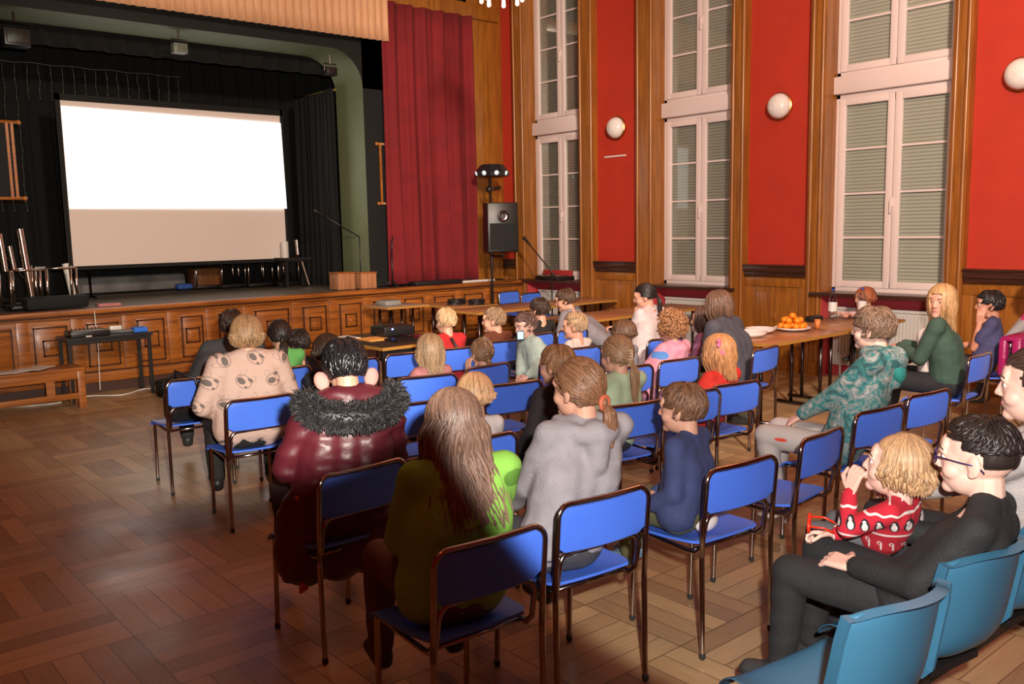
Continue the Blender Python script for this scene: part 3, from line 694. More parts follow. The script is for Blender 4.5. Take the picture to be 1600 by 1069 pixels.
# things on the pale table and the near-stage tables
tag(box('grey_device', (6.3, 6.55, 9.95, 10.2, .761, .83), M('grey_plastic', (.25, .25, .22), .5), bevel=.02), 'pale grey device on the small table at stage front', 'device')
for x, y, l, s in ((7.2, 9.6, 'black coiled cable heap on the yellowish table', .13), (7.35, 9.35, 'black coil of cable nearer the long table', .11)):
    m = MB(); random.seed(int(x*10))
    for k in range(5): m.tube([(x+(s+random.uniform(-.02, .02))*math.cos(q*.39+k), y+s*.8*math.sin(q*.39+k), .752+k*.014+random.uniform(-.002, .002)) for q in range(17)], .007, 6)
    tag(m.build('cable_coil', m_black, smooth=True), l, 'cable')
# mixing desk on the first window sill
mx = empty('mixing_desk', (9.28, 9.85, .966), 'small mixing desk with red front on the sill of window nearest the stage', 'mixer')
m = MB(); m.box(-.13, .1, -.32, .32, 0, .055); m.build('case', m_black, mx, bevel=.01, smooth=True)
m = MB(); m.box(.02, .09, -.3, .3, .055, .14); m.build('back_panel', M('mixer_red', (.35, .03, .03), .4), mx, bevel=.01, smooth=True)
m = MB()
for i in range(12):
    for j in range(3): m.tube([(-.10+j*.04, -.27+i*.049, .055), (-.10+j*.04, -.27+i*.049, .07)], .008, 8)
m.build('knobs', m_chromeb, mx)
# projector table
table(4.10, 4.92, 6.55, 7.62, .74, 'black legged table with wooden edge carrying the projector', None, legs='sq', top=M('black_top', (.03, .018, .012), .35), edge=m_tableedge, lm=m_black)
pr = empty('projector', (4.62, 7.2, .741), 'black video projector with blue status light on table before the stage', 'projector')
m = MB(); m.box(-.17, .17, -.13, .13, .015, .11); m.build('case', m_black, pr, bevel=.018, smooth=True)
m = MB(); m.lathe([(.04, 0), (.042, .03), (.03, .03), (.0005, .02)], (.07, .13, .06), 18, M3=Matrix.Rotation(-PI/2, 3, 'X')); m.build('lens', m_dchrome, pr, smooth=True)
m = MB(); m.ell((-.08, -.132, .085), (.012, .004, .008), 8, 6); m.build('status_light', M('blue_led', (.1, .1, 1), .3, emit=(.1, .15, 1), es=12), pr)
for sx in (-1, 1):
    for sy in (-1, 1):
        m = MB(); m.tube([(sx*.13, sy*.1, 0), (sx*.13, sy*.1, .02)], .012); m.build('foot', m_rubber, pr)
lp = empty('laptop', (4.55, 6.85, .741), 'closed flat black laptop on the projector table', 'laptop')
m = MB(); m.box(-.17, .17, -.12, .12, 0, .012); m.build('base', m_black, lp, bevel=.003); m = MB(); m.box(-.17, .17, -.12, .12, .013, .02); m.build('lid', m_dchrome, lp, bevel=.003)
tag(box('orange_papers', (4.25, 4.47, 7.0, 7.25, .741, .752), M('orange_paper', (.8, .35, .08), .6)), 'orange lit papers on the projector table', 'paper')
tag(box('notebook', (4.14, 4.3, 7.25, 7.5, .741, .757), m_white2), 'pale notebook on the far left corner of projector table', 'notebook')
tag(box('red_folder', (4.72, 4.88, 6.75, 7.0, .741, .756), M('folder_red', (.25, .03, .05), .5)), 'dark red folder at the right end of projector table', 'folder')

# ------------------------------------------------------------------ bench and black table at left
b = empty('wooden_bench', (1.65, 9.92, 0), 'low orange brown wooden bench below the left of the stage', 'bench')
m = MB()
for k in range(4): m.box(-.85, .85, -.19+k*.098, -.19+k*.098+.09, .385, .42)
m.build('bench_top', m_bench, b, bevel=.006, smooth=True)
for sx in (-1, 1):
    for sy in (-1, 1): box('leg', (sx*.81-.035, sx*.81+.035, sy*.16-.035, sy*.16+.035, 0, .385), m_bench, b, bevel=.005)
box('apron', (-.78, .78, -.185, -.16, .30, .385), m_bench, b, bevel=.004); box('apron', (-.78, .78, .16, .185, .30, .385), m_bench, b, bevel=.004)
box('lower_rail', (-.78, .78, -.185, -.15, .10, .16), m_bench, b, bevel=.004)
box('upright', (.48, .56, -.18, -.155, .16, .3), m_bench, b); box('upright', (-.4, -.32, -.18, -.155, .16, .3), m_bench, b)
for i, (x, y, a, l) in enumerate(((1.95, 9.95, .3, 'topmost white sheet, the right one, in the loose paper pile on the bench'), (1.75, 9.88, -.2, 'white paper sheet lying left in the loose pile on the wooden bench'), (2.1, 9.9, .8, 'white sheet at the right end of the loose pile on the bench'))):
    m = MB(); m.box(-.15, .15, -.105, .105, 0, .006); o = m.build('paper_sheet', m_white2); o.location = (x, y, .421+.007*i); o.rotation_euler = (0, 0, a); tag(o, l, 'paper', 'papers on the bench')
table(2.42, 3.30, 10.02, 10.44, .69, 'black square legged table with equipment in front of the stage', None, legs='sq', top=m_black, edge=m_black, lm=m_black)
e = empty('sound_mixer', (2.68, 10.22, .691), 'black sound mixer on the left half of the black table', 'mixer')
box('case', (-.2, .2, -.14, .14, 0, .06), m_black, e, bevel=.01); box('top_panel', (-.17, .14, -.1, .1, .06, .066), M('panel_grey', (.22, .2, .15), .5), e)
m = MB()
for i in range(8): m.tube([(-.15+.04*i, .0, .066), (-.15+.04*i, .0, .085)], .007)
m.build('knobs', m_dchrome, e)
e = empty('keyboard', (3.0, 10.2, .691), 'dark keyboard lying tilted on the middle of the black table', 'keyboard', rz=-.3)
box('case', (-.17, .17, -.07, .07, 0, .03), m_black, e, bevel=.006)
m = MB()
for i in range(11):
    for j in range(4): m.box(-.16+.029*i, -.137+.029*i, -.06+.03*j, -.036+.03*j, .03, .036)
m.build('keys', m_dchrome, e)
tag(box('blue_pouch', (3.12, 3.27, 10.06, 10.2, .691, .745), cloth((.03, .18, .75)), bevel=.015), 'bright blue pouch on the right corner of the black table', 'pouch')
tag(box('white_cup_lid', (2.62, 2.68, 10.04, 10.07, .691, .705), m_white2, bevel=.004), 'tiny white object at the front edge of black table', 'lid')
tag(box('white_device', (2.95, 3.08, 10.34, 10.42, .691, .76), m_white2, bevel=.01), 'small white device at the back of the black table', 'device')
random.seed(9)
pipe('floor_cable', [(2.5+i*.07, 10.25+.10*math.sin(i*.7), .008) for i in range(18)], .007, m_white2, 'white cable lying on the floor under the black table', 'cable')
pipe('floor_cable', [(.8+i*.12, 10.22+.05*math.sin(i*.9), .008) for i in range(14)], .007, m_white2, 'white cable on floor behind the wooden bench', 'cable')

# ------------------------------------------------------------------ blue stacking chairs
def make_chair():
    r = empty('stacking_chair', (0, 0, 0), 'x', 'chair', 'blue stacking chairs in the audience rows')
    w = .213; R = .011; zt = .785
    def rear(s): return [(s*w, -.235, .004), (s*w, -.228, .43)]
    for s in (-1, 1):
        m = MB(); m.tube(rear(s), R, 10); o = m.build('leg', m_chrome, r, smooth=True, auto=True)
        m = MB(); m.cap((s*w, -.235, .012), (s*w, -.235, .022), .014, .013, 8); m.build('foot_cap', m_rubber, o, smooth=True)
    for s in (-1, 1):
        m = MB(); m.tube([(s*.185, .205, .004), (s*.185, .19, .43)], R, 10); o = m.build('leg', m_chrome, r, smooth=True, auto=True)
        m = MB(); m.cap((s*.185, .205, .012), (s*.185, .205, .022), .014, .013, 8); m.build('foot_cap', m_rubber, o, smooth=True)
    # outer hoop carrying on from the rear legs
    A = [(-w, -.228, .43), (-w, -.238, .60), (-w, -.25, zt-.05)]
    c1 = [(-w+.05-.05*math.cos(a), -.25-.002*0, zt-.05+.05*math.sin(a)) for a in [PI/2*k/6 for k in range(1, 7)]]
    pts = A + c1 + [(0, -.262, zt)] + [(-x, y, z) for x, y, z in reversed(A + c1)]
    m = MB(); m.tube(pts, R, 10); m.build('back_frame', m_chrome, r, smooth=True)
    # inner tube: under the back plate, down, then forward below the seat
    w2 = w-.024; zb = .60
    A = [(-.185, .19, .425), (-.19, .14, .435), (-w2, -.12, .425), (-w2, -.175, .43), (-w2, -.205, .46), (-w2, -.212, .50), (-w2, -.222, zb-.05)]
    c1 = [(-w2+.05-.05*math.cos(a), -.224, zb-.05+.05*math.sin(a)) for a in [PI/2*k/6 for k in range(1, 7)]]
    pts = A + c1 + [(-x, y, z) for x, y, z in reversed(A + c1)]
    m = MB(); m.tube(pts, R*.95, 10); m.build('seat_frame', m_chrome, r, smooth=True)
    m = MB(); m.tube([(-.185, .18, .425), (.185, .18, .425)], .009, 8); m.build('cross_bar', m_chrome, r, smooth=True)
    m = MB(); m.tube([(-w2, -.14, .425), (w2, -.14, .425)], .009, 8); m.build('cross_bar', m_chrome, r, smooth=True)
    # seat shell: dished, front edge rolled down
    nx, ny = 12, 16; m = MB(); v = []
    def sf(u, t):
        x = (u-.5)*.43*(1-.12*(1-t)**3-.04*t**6); y = -.185+t*.40
        z = .452 - .018*math.sin(PI*min(1, max(0, t*1.05)))*(1-(2*u-1)**2) + .012*(1-t)**2*1.5
        if t > .85: z -= ((t-.85)/.15)**2*.035
        z += .006*(2*u-1)**2
        return x, y, z
    for top in (0, 1):
        for j in range(ny+1):
            for i in range(nx+1):
                u, t = i/nx, j/ny
                # rounded corners
                if t < .12: u = .5+(u-.5)*(1-.10*(1-t/.12)**2)
                x, y, z = sf(u, t); v.append((x, y, z-(.011 if top else 0)))
    n1 = (nx+1)*(ny+1); f = []
    for j in range(ny):
        for i in range(nx):
            a = j*(nx+1)+i; f.append((a, a+1, a+nx+2, a+nx+1)); f.append((n1+a+nx+1, n1+a+nx+2, n1+a+1, n1+a))
    bd = [i for i in range(nx+1)]+[(j)*(nx+1)+nx for j in range(1, ny+1)]+[ny*(nx+1)+i for i in range(nx-1, -1, -1)]+[j*(nx+1) for j in range(ny-1, 0, -1)]
    for a, b2 in zip(bd, bd[1:]+bd[:1]): f.append((b2, a, n1+a, n1+b2))
    m.add(v, f); m.build('seat', m_blue, r, smooth=True, auto=True)
    # back plate
    m = MB(); v = []; nx, ny = 14, 8
    for top in (0, 1):
        for j in range(ny+1):
            for i in range(nx+1):
                u = i/nx*2-1; t = j/ny; z = .605+t*.168
                hw = .205; e = min(t, 1-t)*.168
                if e < .03: hw -= .03-math.sqrt(max(0, .03**2-(.03-e)**2))
                x = u*hw; y = -.238-.014*t-.016*(1-u*u) + (.010 if top else 0)
                v.append((x, y, z))
    n1 = (nx+1)*(ny+1); f = []
    for j in range(ny):
        for i in range(nx):
            a = j*(nx+1)+i; f.append((a+nx+1, a+nx+2, a+1, a)); f.append((n1+a, n1+a+1, n1+a+nx+2, n1+a+nx+1))
    bd = [i for i in range(nx+1)]+[(j)*(nx+1)+nx for j in range(1, ny+1)]+[ny*(nx+1)+i for i in range(nx-1, -1, -1)]+[j*(nx+1) for j in range(ny-1, 0, -1)]
    for a, b2 in zip(bd, bd[1:]+bd[:1]): f.append((a, b2, n1+b2, n1+a))
    m.add(v, f); m.build('backrest', m_blue, r, smooth=True, auto=True)
    return r
# back-left top corner, angle (degrees), label
CH_ = [
 (1.46, 2.11, -4, 'blue stacking chair in the dark under the long haired girl in green'),
 (2.04, 2.18, -6, 'blue stacking chair carrying the girl in grey hoodie with ponytail'),
 (2.76, 2.09, -5, 'blue stacking chair carrying the small boy in navy'),
 (3.45, 2.10, 5, 'empty blue stacking chair in front of the toddler in red sweater'),
 (4.14, 2.22, -6, 'blue stacking chair carrying the boy in teal patterned hoodie'),
 (4.74, 2.24, -6, 'empty blue stacking chair right behind the boy in teal hoodie'),
 (1.61, 3.10, 3, 'blue stacking chair in the dark under the person with fur collar coat'),
 (2.27, 3.20, -6, 'blue stacking chair behind the long haired girl, under white blond child'),
 (2.86, 3.17, -8, 'blue stacking chair carrying the dark clothed child before the grey hoodie girl'),
 (3.36, 3.24, -12, 'blue stacking chair carrying the girl in mint shirt with hair claw'),
 (3.86, 3.22, -10, 'empty blue stacking chair directly beyond the boy in navy'),
 (4.26, 3.20, -8, 'blue stacking chair carrying the girl in red with pink bow'),
 (2.60, 4.10, -6, 'empty blue stacking chair right beside the fur collar, lower of two'),
 (3.34, 4.20, -8, 'empty blue stacking chair left of the dark clothed child, wide back in full view'),
 (4.30, 4.10, -8, 'blue stacking chair between mint shirt girl and curly haired girl'),
 (4.81, 4.06, -4, 'blue stacking chair carrying the curly girl in pink hoodie'),
 (5.73, 3.91, 6, 'blue stacking chair carrying the woman in dark grey with green trousers'),
 (1.99, 4.91, -5, 'blue stacking chair carrying the woman in dog print sweater'),
 (3.12, 4.85, -14, 'blue stacking chair carrying the girl in pink fluffy top'),
 (3.68, 4.84, 4, 'blue stacking chair carrying the girl with braids'),
 (4.26, 4.71, 8, 'blue stacking chair left edge visible behind dark clothed child'),
 (4.77, 5.05, -8, 'blue stacking chair carrying the blond boy in white'),
 (5.67, 4.91, -5, 'blue stacking chair carrying the woman in white with dark ponytail'),
 (2.00, 5.91, -3, 'blue stacking chair with black handbag, leftmost in the rows'),
 (2.60, 5.83, 2, 'blue stacking chair carrying the dark haired child in green'),
 (3.16, 5.83, -2, 'empty blue stacking chair just left of the projector table leg'),
 (3.67, 5.85, -5, 'empty blue stacking chair before the projector table, right of its leg'),
 (4.14, 5.78, -6, 'blue stacking chair carrying the boy in red jacket'),
 (4.66, 5.84, -3, 'blue stacking chair carrying the boy in brown jacket'),
 (5.17, 5.95, 4, 'blue stacking chair carrying the dark haired boy in black'),
 (5.64, 5.98, 4, 'empty blue stacking chair beside the boy in black'),
 (6.40, 2.60, 2, 'blue stacking chair carrying the woman in green cardigan'),
 (7.55, 2.75, 2, 'blue stacking chair with magenta jacket hanging over its back'),
 (8.28, 2.62, 2, 'blue stacking chair of the person in pink at the right edge'),
 (9.02, 9.90, 186, 'blue stacking chair by the radiator next to the stage, nearer one'),
 (9.04, 10.42, 184, 'blue stacking chair by the radiator next to the stage, farther one'),
]
c0 = make_chair(); chairs = []
for i, (x, y, a, l) in enumerate(CH_):
    a = math.radians(a); ca, sa = math.cos(a), math.sin(a)
    lx, ly = .224, .25     # from back-left top corner to the chair's origin
    ox, oy = x+lx*ca-ly*sa, y+lx*sa+ly*ca
    if i == 0: o = c0; o.location = (ox, oy, 0); o.rotation_euler = (0, 0, a); o['label'] = l
    else: o = dup(c0, (ox, oy, 0), a, l)
    chairs.append((ox, oy, a))

# ------------------------------------------------------------------ moulded teal seats on a beam
def make_shell():
    r = empty('bucket_seat', (0, 0, 0), 'x', 'seat', 'teal bucket seats on the beam')
    # profile in (y,z): front lip -> pan -> back
    prof = [(.235, .405), (.225, .432), (.18, .445), (.08, .432), (-.04, .422), (-.12, .432), (-.175, .468), (-.205, .53), (-.222, .62), (-.240, .72), (-.250, .78), (-.254, .805)]
    nx = 16; m = MB(); v = []; n = len(prof)
    for lay in (0, 1):
        for j, (y, z) in enumerate(prof):
            t = j/(n-1); back = max(0, (j-6)/(n-1-6)); pan = max(0, 1-j/5)
            hw = .225 if j < 6 else .225-.012*back
            if j >= n-3: hw *= (1, .96, .80)[j-(n-3)]
            if j == 0: hw *= .9
            for i in range(nx+1):
                u = i/nx*2-1; x = u*hw; cu = abs(u)**2.4
                yy = y + (cu*.075*min(1, (j-4)/3) if j > 4 else 0); zz = z + (cu*.035 if 1 < j < 7 else 0)
                if j == n-1: zz -= abs(u)**4*.03
                if lay: # offset for thickness
                    yy += -.006 if j > 5 else 0; zz += -.006 if j <= 6 else 0
                v.append((x, yy, zz))
    n1 = n*(nx+1); f = []
    for j in range(n-1):
        for i in range(nx):
            a = j*(nx+1)+i; f.append((a, a+1, a+nx+2, a+nx+1)); f.append((n1+a+nx+1, n1+a+nx+2, n1+a+1, n1+a))
    bd = [i for i in range(nx+1)]+[(j)*(nx+1)+nx for j in range(1, n)]+[(n-1)*(nx+1)+i for i in range(nx-1, -1, -1)]+[j*(nx+1) for j in range(n-2, 0, -1)]
    for a, b2 in zip(bd, bd[1:]+bd[:1]): f.append((b2, a, n1+a, n1+b2))
    m.add(v, f); o = m.build('seat_shell', m_teal, r, smooth=True)
    s = o.modifiers.new('sub', 'SUBSURF'); s.levels = 1; s.render_levels = 1
    # rolled rim standing backwards all round the back
    m = MB(); ys = []
    for sgn in (-1, 1):
        for j in range(4, n):
            y, z = prof[j]; back = max(0, (j-6)/(n-1-6)); hw = .225 if j < 6 else .225-.012*back
            if j >= n-3: hw *= (1, .96, .80)[j-(n-3)]
            ys.append((sgn, j, sgn*hw, y+(.075*min(1, (j-4)/3) if j > 4 else 0), z+(.035 if 1 < j < 7 else 0)-(.03 if j == n-1 else 0)))
    L_ = [p for p in ys if p[0] < 0]; R_ = [p for p in ys if p[0] > 0]; top = []
    loop = [(p[2], p[3], p[4]) for p in L_]
    for i in range(1, nx): u = i/nx*2-1; loop.append((u*.18*.95, prof[-1][0]+abs(u)**2.4*.075, prof[-1][1]-abs(u)**4*.03))
    loop += [(p[2], p[3], p[4]) for p in reversed(R_)]
    w = .034; v = []
    for x, y, z in loop:
        ox = .012*(1 if x > 0 else -1)*min(1, abs(x)/.15); v += [(x, y, z), (x+ox, y-w, z-.004), (x+ox*.4-(.004 if x > 0 else -.004), y-w, z-.006), (x-(.005 if x > 0 else -.005), y-.004, z-.005)]
    k = len(loop); f = [(4*i+a, 4*i+(a+1) % 4, 4*(i+1)+(a+1) % 4, 4*(i+1)+a) for i in range(k-1) for a in range(4)]; f += [(0, 1, 2, 3), (4*k-1, 4*k-2, 4*k-3, 4*k-4)]
    m.add(v, f); m.build('back_rim', m_teal, r, smooth=True, auto=True)
    m = MB(); m.box(-.12, .12, -.12, .12, .38, .405); m.tube([(-.1, -.1, .40), (-.1, .12, .40)], .012); m.build('bracket', m_black, r)
    return r
TA = math.radians(-8)
s0 = make_shell(); tx = [(2.20, 1.22), (2.72, 1.21), (3.24, 1.19), (3.76, 1.17)]
LB = ['empty teal bucket seat nearest the camera', 'teal bucket seat holding the boy in black with glasses', 'teal bucket seat of the woman holding the toddler', 'teal bucket seat at the far right, mostly outside the photo']
for i, (x, y) in enumerate(tx):
    if i == 0: s0.location = (x, y, 0); s0.rotation_euler = (0, 0, TA); s0['label'] = LB[0]
    else: dup(s0, (x, y, 0), TA, LB[i])
bm_ = empty('seat_beam', (3.0, 1.18, 0), 'black steel beam with feet under the teal bucket seats', 'beam', rz=-.03)
m = MB(); m.box(-1.15, 1.3, -.03, .03, .30, .36); m.build('beam', m_black, bm_, bevel=.005)
for x in (-.55, 1.0):
    m = MB(); m.box(x-.025, x+.025, -.025, .025, .05, .30); m.build('leg', m_black, bm_); m = MB(); m.box(x-.03, x+.03, -.26, .26, .02, .055); m.build('foot_bar', m_black, bm_)

# handbag on the leftmost chair, jackets, bags
hb = empty('handbag', (2.24, 6.12, .46), 'black shiny handbag on the seat of the leftmost blue chair', 'handbag')
m = MB(); m.box(-.17, .17, -.07, .10, 0, .22); m.build('bag_body', M('bag_leather', (.012, .012, .013), .25), hb, bevel=.05, smooth=True)
m = MB(); m.tube([(-.12, -.03, .2), (-.15, -.17, .38), (-.05, -.25, .33), (.0, -.26, .14), (.03, -.26, .12), (.08, -.26, .33), (.09, -.17, .39), (.12, 0, .22)], .012, 6); m.build('strap', m_black, hb, smooth=True)
m = MB(); m.box(-.14, .14, -.078, -.07, .10, .13); m.build('zip', m_chromeb, hb)
bp = empty('black_bag', (3.35, 9.75, 0), 'small black bag on the floor in front of the stage, beyond the leftmost chair', 'bag')
m = MB(); m.box(-.12, .30, -.12, .12, 0, .18); m.build('bag_body', m_blackm, bp, bevel=.03, smooth=True); m = MB(); m.tube([(-.05, 0, .17), (.02, 0, .22), (.15, 0, .22), (.22, 0, .17)], .01); m.build('handle', m_black, bp, smooth=True)

# ------------------------------------------------------------------ people
def V(*a): return Vector(a)
m_eye = M('eye_white', (.8, .75, .72), .2); m_iris = M('iris', (.05, .03, .02), .15)
_skin = {}
def skin(col):
    if col not in _skin:
        m = M('skin', col, .5, var=.04, vs=20, bump=.06, bs=300)
        p = m.node_tree.nodes['Principled BSDF']; p.inputs['Subsurface Weight'].default_value = .08; p.inputs['Subsurface Radius'].default_value = (.02, .008, .004); p.inputs['Subsurface Scale'].default_value = .4
        _skin[col] = m
    return _skin[col]
def remesh(mb, name, mat, parent, off, vox, smooth=4, wr=0, wsc=(9, 9, 22), seed=0):
    o = mb.build(name, mat, None, off, recalc=False)
    r = o.modifiers.new('r', 'REMESH'); r.mode = 'VOXEL'; r.voxel_size = vox; r.adaptivity = 0
    if smooth: s = o.modifiers.new('s', 'SMOOTH'); s.factor = .5; s.iterations = smooth
    dg = bpy.context.evaluated_depsgraph_get(); dg.update()
    me = bpy.data.meshes.new_from_object(o.evaluated_get(dg)); old = o.data
    o.modifiers.clear(); o.data = me; bpy.data.meshes.remove(old); me.name = name
    if not me.materials: me.materials.append(mat)
    if wr:
        n = len(me.vertices); co = np.empty(n*3, 'f'); no = np.empty(n*3, 'f')
        me.vertices.foreach_get('co', co); me.vertices.foreach_get('normal', no); co = co.reshape(-1, 3); no = no.reshape(-1, 3)
        s = Vector((seed*3.1, seed*1.7, 0)); d = np.empty(n, 'f')
        for i in range(n):
            p = co[i]; q = Vector((p[0]*wsc[0], p[1]*wsc[1], p[2]*wsc[2]))+s
            w = noise.noise(q*.55); d[i] = (1-abs(w)*2.6)*.6 + .5*noise.noise(q*.3+s)
        co += no*(d[:, None]*wr); me.vertices.foreach_set('co', co.ravel())
    me.polygons.foreach_set('use_smooth', [True]*len(me.polygons)); me.update()
    o.parent = parent
    return o
def ik(a, b, l1, l2, pole):
    a = Vector(a); b = Vector(b); d = b-a; L = min(d.length, (l1+l2)*.995); t = d.normalized(); b = a+t*L
    x = (l1*l1-l2*l2+L*L)/(2*L); h = math.sqrt(max(0, l1*l1-x*x)); p = Vector(pole); p = (p-t*p.dot(t)).normalized()
    return a+t*x+p*h, b
class HF:      # head frame
    def __init__(s, c, yaw, pitch=0, roll=0, k=1):
        s.c = Vector(c); s.k = k
        M3 = Matrix.Rotation(yaw, 3, 'Z') @ Matrix.Rotation(pitch, 3, 'X') @ Matrix.Rotation(roll, 3, 'Y')
        s.M = M3; s.S = M3 @ V(1, 0, 0); s.F = M3 @ V(0, 1, 0); s.U = M3 @ V(0, 0, 1)
    def p(s, x, y, z): return s.c + (s.S*x + s.F*y + s.U*z)*s.k
def head_geo(mb, h, fine=True):
    k = h.k
    E = lambda c, r, nu=20, nv=14: mb.ell(h.p(*c), (r[0]*k, r[1]*k, r[2]*k), nu, nv, h.M)
    E((0, -.012, .028), (.074, .094, .088)); E((0, .022, -.045), (.056, .066, .062)); E((0, .028, .0), (.062, .064, .075))
    E((0, .066, -.086), (.024, .022, .020)); E((.036, .052, -.03), (.026, .03, .028)); E((-.036, .052, -.03), (.026, .03, .028))
    E((0, .075, .04), (.045, .018, .03))
    mb.cap(h.p(-.034, .082, .028), h.p(.034, .082, .028), .011*k, .011*k)
    mb.cap(h.p(0, .086, .018), h.p(0, .102, -.022), .0075*k, .0105*k); E((.010, .093, -.026), (.008, .009, .007), 10, 8); E((-.010, .093, -.026), (.008, .009, .007), 10, 8)
    for s in (-1, 1): E((s*.031, .073, .018), (.017, .012, .009), 12, 8)
    E((0, .081, -.048), (.022, .010, .006), 12, 8); E((0, .079, -.060), (.020, .010, .007), 12, 8)
    for s in (-1, 1):
        Me = h.M @ Matrix.Rotation(s*.35, 3, 'Z')
        mb.ell(h.p(s*.077, -.008, -.004), (.009*k, .020*k, .032*k), 12, 10, Me); mb.ell(h.p(s*.072, -.002, -.028), (.010*k, .012*k, .012*k), 10, 8, Me)
def hand_geo(mb, wrist, d, nrm, side, k, curl=.5, spread=1):
    # d: direction of the fingers, nrm: back of the hand, side: +1 thumb towards +cross
    d = Vector(d).normalized(); nrm = Vector(nrm); nrm = (nrm-d*nrm.dot(d)).normalized(); c = d.cross(nrm)*side
    w = Vector(wrist)
    for q in (-.026, -.009, .009, .026): mb.cap(w+d*.015*k+c*q*k*.7, w+d*.082*k+c*q*k, .0135*k, .0115*k, 8)
    for i, (q, L) in enumerate(((.030, .070), (.010, .080), (-.010, .074), (-.029, .058))):
        a = w+d*.085*k+c*q*k; dd = (d+c*q*2.2*spread).normalized(); rr = .0088*k; n_ = nrm; p = a
        for sgm in range(3):
            ang = curl*(.55+.35*sgm)*(1+.12*i); dd = (dd*math.cos(ang)-n_*math.sin(ang)).normalized(); n_ = (n_-dd*n_.dot(dd)).normalized()
            e = p+dd*L*k*(.45, .32, .25)[sgm]; mb.cap(p, e, rr, rr*.9, 8); p = e; rr *= .9
    a = w+d*.025*k+c*.030*k; b = a+(d*.6+c*.75-nrm*.25).normalized()*.042*k; e = b+(d*.9+c*.25-nrm*.4*(1+curl)).normalized()*.045*k
    mb.cap(a, b, .0135*k, .011*k, 8); mb.cap(b, e, .0105*k, .0085*k, 8)

